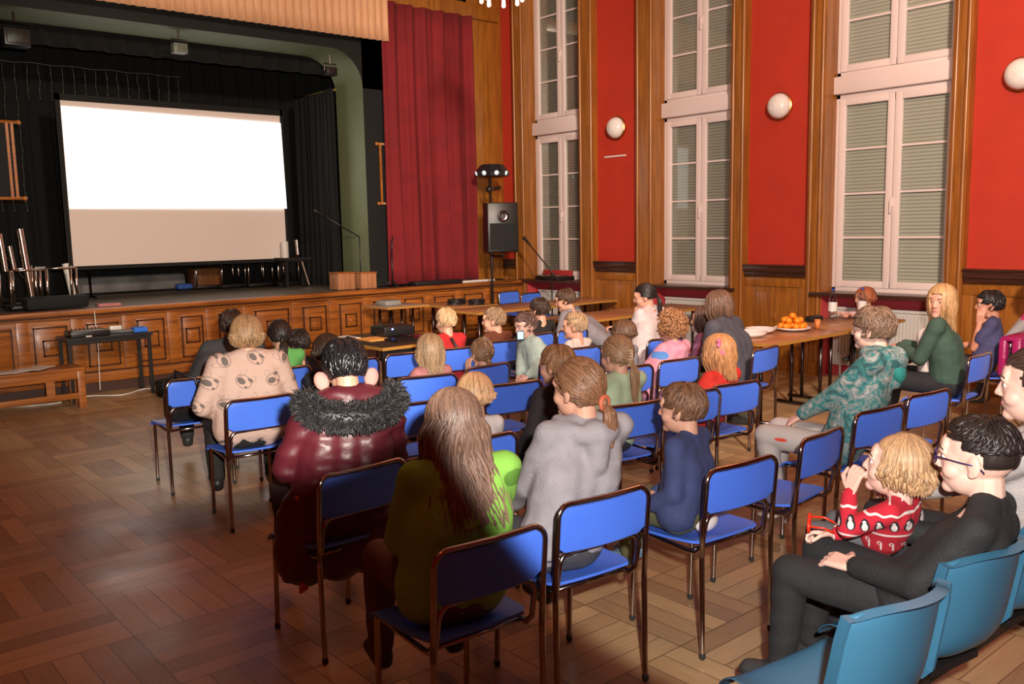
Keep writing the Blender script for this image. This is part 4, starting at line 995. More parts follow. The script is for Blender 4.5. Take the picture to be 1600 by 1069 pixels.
def lock_mesh(m, pts, r, n=5):
    k = len(pts); rs = [r*(.55+.45*math.sin(min(1, i/(k*.35))*PI/2))*(1 if i < k*.6 else (1-.85*((i-k*.6)/(k*.4)))) for i in range(k)]
    m.tube(pts, rs, n, cap=False)
def scalp(h, th, ph, g=1.0):
    # th: polar from crown, ph: azimuth from forward (F), positive toward S
    x = math.sin(th)*math.sin(ph); y = math.sin(th)*math.cos(ph); z = math.cos(th)
    return h.p(x*.083*g, -.014+y*.102*g, .030+z*.098*g)
def hairdo(h, style, col, parent, off, L=.2, n=150, lw=.011, part=0, seed=1, back=None, face_open=1.0, messy=1.0, tie=None, tail=.2, rough=.45, fade=False, spread=0):
    """short / long / tied hair as one mesh of locks over a fitted cap"""
    random.seed(seed); m = MB(); k = h.k; R = random.uniform; n = int(n*1.7); lw *= .72
    # cap: ellipsoid pulled inside the head over the face
    nu, nv = 28, 18; v = []
    for j in range(nv+1):
        th = PI*j/nv
        for i in range(nu):
            ph = 2*PI*i/nu; fr = math.cos(ph)
            lim = 1.15 if fr > .55 else (1.75 if fr > -.1 else 2.15)
            if style == 'short': lim = .98 if fr > .5 else (1.45 if fr > -.05 else 2.0)
            g = .985 if th < lim else .985-.30*min(1, (th-lim)/.25)
            v.append(scalp(h, th, ph, g))
    m.add(v, [(j*nu+i, (j+1)*nu+i, (j+1)*nu+(i+1) % nu, j*nu+(i+1) % nu) for j in range(nv) for i in range(nu)])
    dn = V(0, 0, -1); cen = h.p(0, -.014, .03)
    if style == 'short':
        for q in range(n):
            th = math.acos(1-R(0, 1)*(1.42 if not fade else .95)); ph = R(-PI, PI); fr = math.cos(ph)
            lim = .95 if fr > .5 else (1.4 if fr > -.05 else 1.95)
            if fade: lim = .85 if fr > .5 else (1.05 if fr > -.2 else 1.35)
            if th > lim: th = R(.15, lim)
            mx = lim+(.22 if not fade else .08)
            pts = []; s = L*R(.7, 1.2)/(.09); dph = R(-.5, .5)*messy+.25
            lift = R(0, .010)*messy
            for i in range(5):
                t = i/4; pts.append(scalp(h, min(mx+R(-.08, .06), th+t*s*.8), ph+dph*t, .985+lift*t/.1+.035*math.sin(t*PI)+R(-.01, .01)*messy))
            lock_mesh(m, pts, lw*k*R(.7, 1.1), 4)
    elif style == 'curly':
        for q in range(n):
            th = math.acos(1-R(0, 1)*1.6); ph = R(-PI, PI)
            if math.cos(ph) > .45 and th > .9: th = R(.1, .9)
            c = scalp(h, th, ph, R(.98, 1.0+L)); r0 = R(.010, .017)*k; ax = (c-cen).normalized(); u = ax.orthogonal().normalized(); w = ax.cross(u)
            a0 = R(0, 6.3); pts = [c+(u*math.cos(a0+i*.9)+w*math.sin(a0+i*.9))*r0+ax*(i*.004-.006)*k for i in range(9)]
            m.tube(pts, .0048*k, 4, cap=False)
    elif style == 'long':
        bk = Vector(back) if back else -h.F
        for q in range(n):
            sd = R(-1, 1); sgn = 1 if sd > 0 else -1
            if q % 3 == 0: ph = PI+R(-.75, .75)          # back
            else: ph = sgn*R(.62*face_open, PI)
            t0 = R(.02, .55); g0 = R(1.0, 1.07)
            ph0 = ph*R(.85, 1.0)
            pts = []
            thm = 1.5+.25*R(0, 1)
            for i in range(6): t = i/5; pts.append(scalp(h, t0+(thm-t0)*t, ph0+(ph-ph0)*t, g0+.02*math.sin(t*PI)))
            p = pts[-1]; out = (p-cen); out.z = 0; out = out.normalized() if out.length > 1e-5 else -h.F
            ll = L*R(.75, 1.08)-.02; ns = max(4, int(ll/.035)); wob = R(0, 6.28); w2 = R(-1, 1)
            for i in range(1, ns+1):
                t = i/ns; d = ll*t
                off_ = h.S*(sd*.11*spread*t) + out*(.012*math.sin(min(1, d/.12)*PI)-.018*min(1, d/.12)) + bk*max(0, d-.08)*.28
                q_ = p+dn*d+off_+h.S*(w2*.012*t+.006*math.sin(wob+d*18)*messy)+bk*.004*math.sin(wob+d*23)
                pts.append(q_)
            lock_mesh(m, pts, lw*k*R(.75, 1.25), 5)
    elif style in ('tied', 'braid', 'bob'):
        if style == 'bob':
            for q in range(n):
                sgn = 1 if R(-1, 1) > 0 else -1; ph = sgn*R(.62*face_open, PI); ph0 = ph*R(.8, 1)
                pts = []; t0 = R(.02, .6); g0 = R(1.0, 1.09)
                for i in range(7): t = i/6; pts.append(scalp(h, t0+(1.6-t0)*t, ph0+(ph-ph0)*t, 1+(g0-1)*(.4+.6*t)))
                p = pts[-1]; out = (p-cen); out.z = 0; out.normalize(); ll = L*R(.8, 1.05)
                for i in range(1, 6): t = i/5; pts.append(p+dn*ll*t+out*(R(.0, .016)*math.sin(t*PI)-.022*t*t)+h.S*.006*messy*math.sin(q+t*5)+out*.005*messy*math.sin(q*1.7+t*6))
                lock_mesh(m, pts, lw*k*R(.8, 1.2), 5)
        else:
            T = h.p(*(tie or (0, -.118, .0)))
            for q in range(int(n*.6)):
                ph = R(-PI, PI); t0 = R(.1, 1.2) if abs(ph) < 1 else R(.2, 1.75); a = scalp(h, t0, ph, 1.0)
                if abs(ph) > 1.1 and q % 2: t0 = R(1.2, 1.8); a = scalp(h, t0, ph, 1)
                pts = []
                for i in range(7):
                    t = i/6; p = a.lerp(T, t); d = p-cen; x = h.M.inverted() @ d
                    e = math.sqrt((x.x/.083)**2+(x.y/.102)**2+(x.z/.098)**2)/k
                    if e < 1.015: p = cen+d*(1.015/max(e, .05))
                    pts.append(p.lerp(T, max(0, t-.75)*4) if t > .75 else p)
                lock_mesh(m, pts, lw*k*R(.8, 1.1), 5)
            m.ell(T, (.022*k, .022*k, .022*k), 10, 8)
            if style == 'tied':
                bd = -h.F
                for q in range(int(n*.45)):
                    ll = tail*R(.7, 1.05); a = R(0, 6.28); rr = R(0, .030)*k; pts = []
                    for i in range(9):
                        t = i/8; sp = math.sin(min(1, t*1.6)*PI*.5)
                        pts.append(T+bd*(.035*sin01(t*2.2))*k+dn*ll*t*t**.15+(h.S*math.cos(a)+h.F*math.sin(a)*.7)*rr*sp*(1.15-.5*t)+h.S*.004*math.sin(a*5+t*8))
                    lock_mesh(m, pts, lw*k*R(.8, 1.2), 5)
            else:
                for i in range(int(tail/.028)):
                    s = (-1)**i; c = T-h.F*.02*k+dn*(.028*i)+h.S*s*.010*k; m.ell(c, (.017*k, .017*k, .021*k), 10, 8, Matrix.Rotation(s*.6, 3, 'Y'))
    return m.build('hair', hairmat(col, rough), parent, off, smooth=True, recalc=False)
def sin01(t): return math.sin(min(1, t)*PI/2)

SK = (.62, .33, .23); SKP = (.74, .46, .37)
def person(label, hip, head, face=None, s=1.0, hk=1.0, lean_x=0, skin_c=SK, top=None, top_kw=None, trousers=(.03, .03, .035), shoe=(.03, .03, .03),
           hair=None, hyaw=0, hpitch=0, hroll=0, body_yaw=None, hands=None, elbow_pole=None, feet=None, knees=None, dangle=False, near=1, sleeve=1.0, bulk=1.0, hood=None,
           collar=True, seed=1, curls=(.5, .5), hand_n=None, hand_d=None, stand=False, eyes=False, twist=0, wr=None, cat='person', topname='top', shoulders=1.0, neck_drop=0):
    """a seated (or standing) figure; hip = pelvis centre, head = head centre, all in room metres"""
    hip = Vector(hip); head = Vector(head)
    if body_yaw is None: body_yaw = math.atan2(-(4.7-hip.x), 12.5-hip.y)
    F = V(-math.sin(body_yaw), math.cos(body_yaw), 0); Sd = V(math.cos(body_yaw), math.sin(body_yaw), 0); U = V(0, 0, 1)
    yaw2 = body_yaw+twist; F2 = V(-math.sin(yaw2), math.cos(yaw2), 0); S2 = V(math.cos(yaw2), math.sin(yaw2), 0)
    root = empty('person', (hip.x, hip.y, 0), label, cat); off = (hip.x, hip.y, 0)
    h = HF(head, body_yaw+twist+math.radians(hyaw), math.radians(hpitch), math.radians(hroll), hk)
    neck = h.p(0, -.035, -.108); c7 = neck+V(0, 0, -.018*s)
    sh_c = c7 + V(0, 0, -.028*s-neck_drop); w = .168*s*shoulders
    shl, shr = sh_c-S2*w, sh_c+S2*w
    ches = sh_c.lerp(hip, .38)-F*.01; wai = sh_c.lerp(hip, .72)-F*.005
    vox = {0: .0075, 1: .0055, 2: .0042}[near]
    lu, lf = .275*s, .245*s
    if hands is None: hands = ((-.07, .30, .10), (.07, .28, .09))
    H = []; 
    for i, q in enumerate(hands):
        sh = (shl, shr)[i]; sg = (-1, 1)[i]
        tgt = h.p(*q[1:]) if q[0] == 'face' else ((hip+Sd*q[0]*s+F*q[1]*s+U*q[2]*s) if len(q) == 3 else Vector(q[:3]))
        pole = (Sd*sg*.5-F*.35-U*.8) if elbow_pole is None or elbow_pole[i] is None else (Sd*elbow_pole[i][0]+F*elbow_pole[i][1]+U*elbow_pole[i][2])
        e, wr_ = ik(sh, tgt, lu, lf, pole); H.append((sh, e, wr_))
    lt, lc = .42*s, .40*s; LG = []
    for i, sg in enumerate((-1, 1)):
        hj = hip+Sd*sg*.085*s-U*.01*s
        if stand:
            an = V(hj.x, hj.y, .07*s)+Sd*sg*.01; kn = hj.lerp(an, .5)+F*.02
        else:
            if knees: kn = hj+(Sd*knees[i][0]+F*knees[i][1]+U*knees[i][2])*lt
            else: kn = hj+(F*.97+Sd*sg*.16+U*(.06 if not dangle else -.02)).normalized()*lt
            if feet: an = Vector((hip+Sd*feet[i][0]+F*feet[i][1])); an.z = feet[i][2]
            else:
                an = kn+V(0, 0, -lc)+F*.03
                an.z = max(an.z, .075*s)
            d = an-kn; an = kn+d.normalized()*min(max(d.length, .3*lc), lc*1.15)
            if an.z < .07*s: an.z = .07*s
        LG.append((hj, kn, an))
    # body: one continuous surface
    b = MB(); head_geo(b, h)
    b.cap(h.p(0, -.03, -.05), neck+V(0, 0, -.02), .047*hk*min(1, .75+.25*s), .050*hk*min(1, .7+.3*s)); b.cap(neck, sh_c, .05*s, .06*s)
    b.cap(shl*.85+sh_c*.15, shr*.85+sh_c*.15, .045*s, .045*s); b.cap(sh_c, ches, .07*s, .085*s); b.cap(ches, hip, .085*s, .09*s)
    b.cap(ches-S2*.04*s, ches+S2*.04*s, .08*s, .08*s); b.cap(hip-Sd*.07*s, hip+Sd*.07*s, .08*s, .08*s)
    for i, (a, e, wr_) in enumerate(H):
        b.cap(a, e, .042*s, .034*s); b.cap(e, wr_, .034*s, .0245*s*min(1.1, hk/s*.95))
        dd = (wr_-e).normalized() if not hand_d or not hand_d[i] else (Sd*hand_d[i][0]+F*hand_d[i][1]+U*hand_d[i][2])
        nn = U*.9-F*.1+Sd*(-1, 1)[i]*.35 if not hand_n or not hand_n[i] else (Sd*hand_n[i][0]+F*hand_n[i][1]+U*hand_n[i][2])
        c = curls[i]; q = dd.cross(nn)
        side = 1 if q.dot(Sd)*(-1, 1)[i] < 0 else -1
        hand_geo(b, wr_, dd, nn, side, hk*(.62+.38*s), c)
    for hj, kn, an in LG:
        b.cap(hj, kn, .066*s, .05*s); b.cap(kn, an, .046*s, .032*s); b.cap(an, an+F*.06*s-U*.03*s, .032*s, .028*s)
    body = remesh(b, 'body', skin(skin_c), root, off, vox, 3)
    if eyes:
        for sg in (-1, 1):
            m = MB(); c = h.p(sg*.031, .0745, .008); r = .0112*hk; m.ell(c, (r, r, r), 14, 10, h.M)
            q = c+(h.F+h.S*eyes[0]+h.U*eyes[1]).normalized()*r*.42; m.ell(q, (r*.70, r*.70, r*.70), 10, 8, h.M, 1)
            m.build('eye', [m_eye, m_iris], body, off, smooth=True)
            m = MB(); m.tube([h.p(sg*.016, .092, .030), h.p(sg*.034, .090, .036), h.p(sg*.052, .078, .030)], [.003*hk, .004*hk, .002*hk], 6); m.build('eyebrow', hairmat((.10, .06, .03)), body, off, smooth=True)
        m = MB(); m.tube([h.p(-.020, .0845, -.053), h.p(-.008, .0885, -.051), h.p(0, .0885, -.053), h.p(.008, .0885, -.051), h.p(.020, .0845, -.053)], [.002*hk, .0042*hk, .0038*hk, .0042*hk, .002*hk], 8)
        m.build('lips', M('lips', (.50, .14, .12), .4), body, off, smooth=True)
    # upper garment
    kw = dict(r=1.0, coat=0, puffy=0); kw.update(top_kw or {})
    g = kw['r']*bulk; t = MB(); cv = {0: .014, 1: .011, 2: .0085}[near]
    for a in (shl, shr): t.cap(neck-V(0, 0, .012)*s+(a-sh_c)*.22, a.lerp(sh_c, .12)-V(0, 0, .01)*s, .046*s*g, .058*s*g)
    t.cap(shl, shr, .058*s*g, .058*s*g); t.cap(sh_c-V(0, 0, .0), sh_c+V(0, 0, .025)*s, .075*s*g, .058*s*g)
    for q in (-1, 0, 1):
        t.cap(sh_c+S2*q*.085*s-U*.05*s, ches+S2*q*.075*s*g, .082*s*g, .108*s*g); t.cap(ches+S2*q*.075*s*g, wai+Sd*q*.07*s*g, .108*s*g, .112*s*g)
        t.cap(wai+Sd*q*.07*s*g, hip+Sd*q*.08*s*g+U*.02*s, .112*s*g, .108*s*g)
    if kw['coat']:
        for q in (-1, 0, 1): t.cap(hip+Sd*q*.10*s*g, hip+Sd*q*.13*s*g-U*kw['coat'], .12*s*g, .11*s*g)
    for i, (a, e, wr_) in enumerate(H):
        q = .058*s*g
        if sleeve >= 1: t.cap(a, e, q*1.03, q*.87); t.cap(e, e.lerp(wr_, .93), q*.87, q*.66)
        else: t.cap(a, a.lerp(e, sleeve), q*1.05, q*1.0)
    if collar == 'turtle': t.cap(neck-V(0, 0, .05), neck-V(0, 0, .018), .068*s*g, .060*s*g)
    if hood:
        hc = sh_c-F2*.085*s+U*.02*s
        pts = [sh_c+(S2*math.sin(a)*.105-F2*(math.cos(a)*.115+.0))*s+U*(.03-.05*math.cos(a)*.6)*s for a in [(-1.9+3.8*i/10) for i in range(11)]]
        for p, q in zip(pts, pts[1:]): t.cap(p, q, .038*s*hood, .038*s*hood, 8)
        t.cap(hc-U*.02*s, hc-U*.14*s, .065*s*hood, .045*s*hood)
    top = top or cloth((.3, .3, .3))
    tp = remesh(t, topname, top, root, off, cv, 5, (.007 if wr is None else wr)*s*(2 if kw['puffy'] else 1), seed=seed, wsc=(7, 7, 30) if kw['puffy'] else (9, 9, 20))
    # trousers
    t = MB(); t.cap(hip-Sd*.075*s-U*.0*s, hip+Sd*.075*s, .112*s, .112*s)
    for hj, kn, an in LG:
        t.cap(hj, kn, .088*s, .070*s); t.cap(kn, kn.lerp(an, .95), .069*s, .053*s)
    tm = trousers if not isinstance(trousers, tuple) else cloth(trousers)
    remesh(t, 'trousers', tm, root, off, cv*1.1, 4, .006*s, seed=seed+5)
    sm = shoe if not isinstance(shoe, tuple) else M('shoe', shoe, .5)
    for hj, kn, an in LG:
        t = MB(); fz = an.z-.062*s; q = lambda f, z, x=0: V(an.x, an.y, fz)+F*f*s+U*z*s+Sd*x*s
        t.cap(q(-.03, .045), q(.02, .07), .042*s, .042*s); t.cap(q(.0, .04), q(.13, .03), .043*s, .034*s); t.cap(q(-.03, .02, .01), q(.14, .02, .012), .030*s, .030*s); t.cap(q(-.03, .02, -.01), q(.14, .02, -.012), .030*s, .030*s)
        remesh(t, 'shoe', sm, root, off, .010, 3)
    hr = None
    if hair:
        a = dict(hair); hr = hairdo(h, a.pop('style'), a.pop('col'), root, off, seed=seed, **a)
    return dict(root=root, off=off, h=h, H=H, LG=LG, F=F, S=Sd, hip=hip, sh=sh_c, body=body, top=tp, hair=hr, s=s, F2=F2, S2=S2)
def part(P, name, mb, mat, label=None, par=None, **k):
    o = mb.build(name, mat, par or P['root'], P['off'], smooth=True, **k)
    if label: o['label'] = label
    return o
def fur(path, r, n, L, seed=1, jit=1.0):
    random.seed(seed); m = MB(); P = [Vector(p) for p in path]
    for a, b in zip(P, P[1:]): m.cap(a, b, r*.8, r*.8, 10)
    for q in range(n):
        i = random.randrange(len(P)-1); c = P[i].lerp(P[i+1], random.random()); d = V(random.gauss(0, 1), random.gauss(0, 1), random.gauss(.0, 1)).normalized()
        s = c+d*r*.75; e = s+(d+V(random.uniform(-.5, .5), random.uniform(-.5, .5), -.35)*jit).normalized()*L*random.uniform(.6, 1.1)
        m.tube([s, s.lerp(e, .5)+d*L*.1, e], [L*.12, L*.09, .0006], 4, cap=False)
    return m
# printed fabrics -----------------------------------------------------------
def dogprint():
    m, N, L, P = newmat('dog_print_sweater'); tc = N.new('ShaderNodeTexCoord'); sp = N.new('ShaderNodeSeparateXYZ'); L.new(tc.outputs['Object'], sp.inputs[0])
    A = lambda *a: mathn(N, L, *a)
    u = A('MULTIPLY', sp.outputs[0], 1.0); w = sp.outputs[2]
    # staggered cells
    row = A('FLOOR', A('DIVIDE', w, .135)); sh = A('MULTIPLY', A('FLOORED_MODULO', row, 2), .085)
    cx = A('FLOOR', A('DIVIDE', A('ADD', u, sh), .17)); lu = A('SUBTRACT', A('SUBTRACT', A('ADD', u, sh), A('MULTIPLY', cx, .17)), .085); lw = A('SUBTRACT', A('SUBTRACT', w, A('MULTIPLY', row, .135)), .068)
    cv = N.new('ShaderNodeCombineXYZ'); L.new(row, cv.inputs[0]); L.new(cx, cv.inputs[1]); wn = N.new('ShaderNodeTexWhiteNoise'); L.new(cv.outputs[0], wn.inputs[0])
    an = A('MULTIPLY', A('SUBTRACT', wn.outputs[0], .5), 3.6); c, s = A('COSINE', an), A('SINE', an)
    x = A('SUBTRACT', A('MULTIPLY', lu, c), A('MULTIPLY', lw, s)); y = A('ADD', A('MULTIPLY', lu, s), A('MULTIPLY', lw, c))
    def el(cx_, cy_, rx, ry):
        a = A('DIVIDE', A('SUBTRACT', x, cx_), rx); b = A('DIVIDE', A('SUBTRACT', y, cy_), ry); return A('SQRT', A('ADD', A('MULTIPLY', a, a), A('MULTIPLY', b, b)))
    fill = A('MAXIMUM', A('LESS_THAN', el(-.012, -.004, .026, .018), 1), A('LESS_THAN', el(.024, .030, .017, .009), 1))
    fill = A('MAXIMUM', fill, A('LESS_THAN', el(.030, -.018, .008, .007), 1))
    ring = 0
    for e in (el(0, 0, .045, .036), el(-.030, .040, .013, .024), el(.034, .040, .012, .025)):
        r = A('LESS_THAN', A('ABSOLUTE', A('SUBTRACT', e, 1)), .07); ring = r if ring == 0 else A('MAXIMUM', ring, r)
    k = A('MAXIMUM', A('MULTIPLY', fill, .9), A('MULTIPLY', ring, .6))
    L.new(mixc(N, L, k, (.56, .38, .32), (.10, .085, .08)), P.inputs['Base Color']); P.inputs['Roughness'].default_value = .85
    return m
def camo():
    m, N, L, P = newmat('teal_leaf_fabric'); tc = N.new('ShaderNodeTexCoord'); n = N.new('ShaderNodeTexNoise'); n.inputs['Scale'].default_value = 15; n.inputs['Detail'].default_value = 6; n.inputs['Roughness'].default_value = .65; n.inputs['Distortion'].default_value = 1.2
    L.new(tc.outputs['Object'], n.inputs[0]); r = N.new('ShaderNodeValToRGB'); L.new(n.outputs[0], r.inputs[0]); e = r.color_ramp.elements; r.color_ramp.interpolation = 'CONSTANT'
    e[0].position = 0; e[0].color = (.03, .09, .10, 1); e[1].position = .42; e[1].color = (.035, .19, .19, 1)
    for p, c in ((.5, (.24, .27, .27)), (.54, (.07, .15, .15)), (.58, (.36, .37, .37)), (.66, (.20, .22, .22))): q = e.new(p); q.color = (*c, 1)
    L.new(r.outputs[0], P.inputs['Base Color']); P.inputs['Roughness'].default_value = .85; return m
def xmas():
    m, N, L, P = newmat('christmas_sweater'); tc = N.new('ShaderNodeTexCoord'); sp = N.new('ShaderNodeSeparateXYZ'); L.new(tc.outputs['Object'], sp.inputs[0]); A = lambda *a: mathn(N, L, *a)
    u = A('SUBTRACT', A('MULTIPLY', sp.outputs[1], .9), A('MULTIPLY', sp.outputs[0], .44)); z = sp.outputs[2]
    def cell(p, zc, off=0): a = A('FRACT', A('DIVIDE', A('ADD', u, off), p)); return A('MULTIPLY', A('SUBTRACT', a, .5), p), A('SUBTRACT', z, zc)
    def el(x, y, cx_, cy_, rx, ry):
        a = A('DIVIDE', A('SUBTRACT', x, cx_), rx); b = A('DIVIDE', A('SUBTRACT', y, cy_), ry); return A('LESS_THAN', A('ADD', A('MULTIPLY', a, a), A('MULTIPLY', b, b)), 1)
    mx = lambda a, b: A('MAXIMUM', a, b)
    wh = 0; bk = 0
    for zc in (.745, ):
        x, y = cell(.045, zc); bk = mx(el(x, y, 0, 0, .016, .020), el(x, y, 0, .015, .011, .011)); wh = mx(el(x, y, 0, -.003, .010, .014), el(x, y, .002, .014, .006, .006))
    ln = 0
    for zc, th in ((.79, .004), (.705, .004), (.60, .004), (.87, .003)):
        q = A('LESS_THAN', A('ABSOLUTE', A('SUBTRACT', A('ADD', z, A('MULTIPLY', A('SINE', A('MULTIPLY', u, 140 if zc != .705 else 30)), .003)), zc)), th); ln = q if ln == 0 else mx(ln, q)
    for zc in (.65, .56, .84, .92):
        x, y = cell(.038, zc, .012*zc*10); q = mx(A('MULTIPLY', A('LESS_THAN', A('ABSOLUTE', x), .003), A('LESS_THAN', A('ABSOLUTE', y), .015)), A('MULTIPLY', el(x, y, .005, .015, .008, .008), A('SUBTRACT', 1, el(x, y, .005, .014, .004, .005)))); ln = mx(ln, q)
    c = mixc(N, L, bk, (.48, .012, .03), (.01, .01, .015)); c = mixc(N, L, mx(wh, ln), c, (.72, .62, .60)); L.new(c, P.inputs['Base Color']); P.inputs['Roughness'].default_value = .9; return m
def patches(base, lst, rough=.85):
    """fabric with elliptical printed patches (cx, cz, rx, rz, colour) across the back"""
    m, N, L, P = newmat('printed_fabric'); tc = N.new('ShaderNodeTexCoord'); sp = N.new('ShaderNodeSeparateXYZ'); L.new(tc.outputs['Object'], sp.inputs[0]); A = lambda *a: mathn(N, L, *a)
    n = N.new('ShaderNodeTexNoise'); n.inputs['Scale'].default_value = 25; L.new(tc.outputs['Object'], n.inputs[0]); jit = A('MULTIPLY', A('SUBTRACT', n.outputs[0], .5), .9)
    c = base
    for cx, cz, rx, rz, col, back in lst:
        a = A('DIVIDE', A('SUBTRACT', sp.outputs[0], cx), rx); b = A('DIVIDE', A('SUBTRACT', sp.outputs[2], cz), rz)
        k = A('LESS_THAN', A('ADD', A('ADD', A('MULTIPLY', a, a), A('MULTIPLY', b, b)), jit), 1)
        if back: k = A('MULTIPLY', k, A('LESS_THAN', sp.outputs[1], 0))
        c = mixc(N, L, k, c, col)
    if isinstance(c, tuple): P.inputs['Base Color'].default_value = (*c, 1)
    else: L.new(c, P.inputs['Base Color'])
    P.inputs['Roughness'].default_value = rough; return m

BR = (.085, .042, .022); DB = (.035, .018, .012); BL = (.42, .27, .14); LB_ = (.24, .14, .075); BK = (.010, .009, .011); PB = (.62, .45, .28); RD = (.30, .085, .03)
def seat(i, fwd=.0, side=0, dz=0, s=1.0):   # pelvis centre on chair i
    x, y, a = chairs[i]; ca, sa = math.cos(a), math.sin(a)
    lx, ly = side, -.06+fwd
    return (x+lx*ca-ly*sa, y+lx*sa+ly*ca, .452+.10*s+dz)
#PEOPLE_LIST
# A long haired girl in green
P = person('girl in green sweater with very long brown hair, seen from behind, half in shadow', seat(0, .02, -.02, s=.95), (1.72, 2.33, 1.095), s=.93, hk=1.0, near=1, bulk=1.12, top=patches((.22, .50, .07), [(.18, .93, .05, .03, (.10, .25, .03), 0)]), trousers=(.10, .05, .05),
    hair=dict(style='long', col=(.17, .10, .07), L=.36, n=560, lw=.0095, messy=2.6, spread=.8), seed=3, hpitch=-12, eyes=False)
# B grey hoodie
P = person('girl in grey hoodie with brown ponytail sitting on front blue chair', seat(1, .03, -.03, s=.93), (2.33, 2.36, 1.135), s=.92, near=1, bulk=1.06, hood=1.0, topname='hoodie', top=cloth((.30, .28, .30)), trousers=(.05, .05, .06), hyaw=22,
    hair=dict(style='tied', col=(.19, .09, .045), n=330, lw=.0085, tie=(.01, -.11, -.035), tail=.16), seed=5)
m = MB(); h = P['h']; m.tube([h.p(.01, -.118, -.035)+(h.S*math.cos(a)+h.U*math.sin(a))*.024 for a in [i*.4 for i in range(16)]], .009, 8, closed=True); part(P, 'hair_tie', m, M('hair_tie', (.5, .12, .06), .6), 'reddish hair tie')
# C navy boy sitting sideways
P = person('small boy in navy top with brown hair, sitting on the left edge of chair', seat(2, .05, -.09, s=.85), (3.00, 2.40, .955), s=.74, hk=.95, near=1, topname='sweater', top=cloth((.035, .05, .14)), trousers=(.13, .13, .06), shoe=(.14, .24, .36), hyaw=8, bulk=1.10, dangle=True,
    hands=((-.14, .20, .03), (.10, .24, .05)), body_yaw=.22, hair=dict(style='short', col=(.15, .075, .04), n=420, L=.085, lw=.009, messy=.7), seed=8, feet=((.24, .40, .10), (.34, .44, .09)), knees=((.30, .93, -.08), (.45, .88, -.05)))
m = MB(); c = P['hip']-P['F']*.085+P['S']*.05-V(0, 0, .045); m.ell(c, (.085, .035, .035), 16, 10, Matrix.Rotation(.2, 3, 'Z')); part(P, 'shirt_tail', m, cloth((.75, .7, .68)), 'white shirt tail')
# D coat with fur collar
P = person('person in dark maroon puffer coat with black fur collar and short black hair', seat(6, .03, .0, s=1), (1.89, 3.33, 1.165), s=1.0, hk=1.02, near=1, bulk=1.14, topname='puffer_coat', top=M('maroon_nylon', (.085, .010, .018), .42, bump=.2, bs=30), top_kw=dict(puffy=1, coat=.18), trousers=(.03, .01, .01), shoe=(.01, .01, .01),
    hair=dict(style='short', col=BK, n=600, L=.10, lw=.010, messy=1.6, rough=.3), seed=12, hpitch=-14, hands=((-.16, .22, .12), (.16, .22, .12)))
sh, F, Sd = P['sh'], P['F'], P['S']
path = [sh+Sd*math.sin(a)*.185-F*(math.cos(a)*.12+.02)+V(0, 0, .02-.05*math.cos(a)) for a in [-1.75+3.5*i/12 for i in range(13)]]
part(P, 'fur_collar', fur(path, .065, 4200, .035, 4), hairmat((.016, .015, .017), .5), 'fluffy black fur collar', recalc=False)
for sg in (-1, 1):
    m = MB(); h = P['h']; m.ell(h.p(sg*.105, -.02, -.045), (.032, .02, .042), 14, 10, h.M @ Matrix.Rotation(sg*.3, 3, 'Y')); part(P, 'collar_lining', m, cloth((.55, .25, .22)), 'pale pink inner collar')
# E dog print sweater
P = person('woman with blond bob in pink sweater printed with dog faces', seat(17, .05, .0, s=1), (2.235, 5.10, 1.135), s=1.0, hk=1.02, near=1, bulk=1.17, topname='sweater', top=dogprint(), trousers=(.012, .010, .010), shoe=(.01, .01, .01), hyaw=-6,
    hair=dict(style='bob', col=(.30, .17, .085), n=420, lw=.0095, L=.085), seed=14, hands=((-.20, .14, .10), (.20, .2, .10)), knees=((-.25, .92, .02), (.2, .95, .02)))
# F dark grey
person('person in dark grey top mostly hidden behind the woman with dog sweater', (2.46, 6.38, .56), (2.70, 6.42, 1.06), s=1.0, near=0, top=cloth((.05, .05, .055)), hair=dict(style='short', col=DB, n=160, L=.07), seed=15, bulk=1.1)
# G green child
P = person('child in green shirt with dark ponytail near the stage', seat(24, .03, s=.72), (2.905, 6.05, .995), s=.78, hk=.96, near=0, top=patches((.12, .40, .10), [(.06, .76, .05, .06, (.03, .22, .03), 0)]), hair=dict(style='tied', col=(.02, .013, .012), n=200, lw=.011, tie=(0, -.11, -.02), tail=.18), seed=16)
# H
person('small dark haired child in dark jacket right beside child in green', (3.17, 6.15, .545), (3.13, 6.2, .90), s=.64, hk=.93, near=0, top=cloth((.015, .012, .015)), hair=dict(style='short', col=(.02, .012, .01), n=160, L=.08), seed=17)
# I
P = person('dark haired child in black top in front of the fur collar coat', (2.78, 4.92, .54), (2.73, 5.02, .98), s=.72, hk=1.0, near=0, top=cloth((.012, .012, .016)), hair=dict(style='bob', col=DB, n=260, lw=.010, L=.06), seed=18)
# J pink fluffy
P = person('girl with long dark blond hair and pink fluffy top', seat(18, .05, s=.65), (3.52, 5.02, .91), s=.66, hk=.98, near=0, bulk=1.12, top=cloth((.45, .17, .17)), hair=dict(style='long', col=(.33, .20, .11), L=.17, n=260, lw=.010), seed=19)
# K braids
P = person('girl with braided brown hair and red top, hand raised to her face', seat(19, .05, s=.62), (3.99, 5.03, .845), s=.64, hk=.93, near=0, top=cloth((.40, .02, .025)), hair=dict(style='tied', col=(.20, .11, .06), n=220, lw=.009, tie=(0, -.10, -.05), tail=.10), seed=20, hands=(('face', -.09, .06, -.15), (.07, .3, .1)), sleeve=.5, hand_d=((0, 0, 1), None), elbow_pole=((-1, .3, -.6), None))
h = P['h']; m = MB()
for s in (-1, 1):
    for i in range(8): t = i/7; p = scalp(h, .3+1.45*t, PI+s*(.28+.08*math.sin(t*3)), 1.05); m.ell(p, (.014, .014, .014), 8, 6)
part(P, 'braid', m, hairmat((.26, .16, .09)))
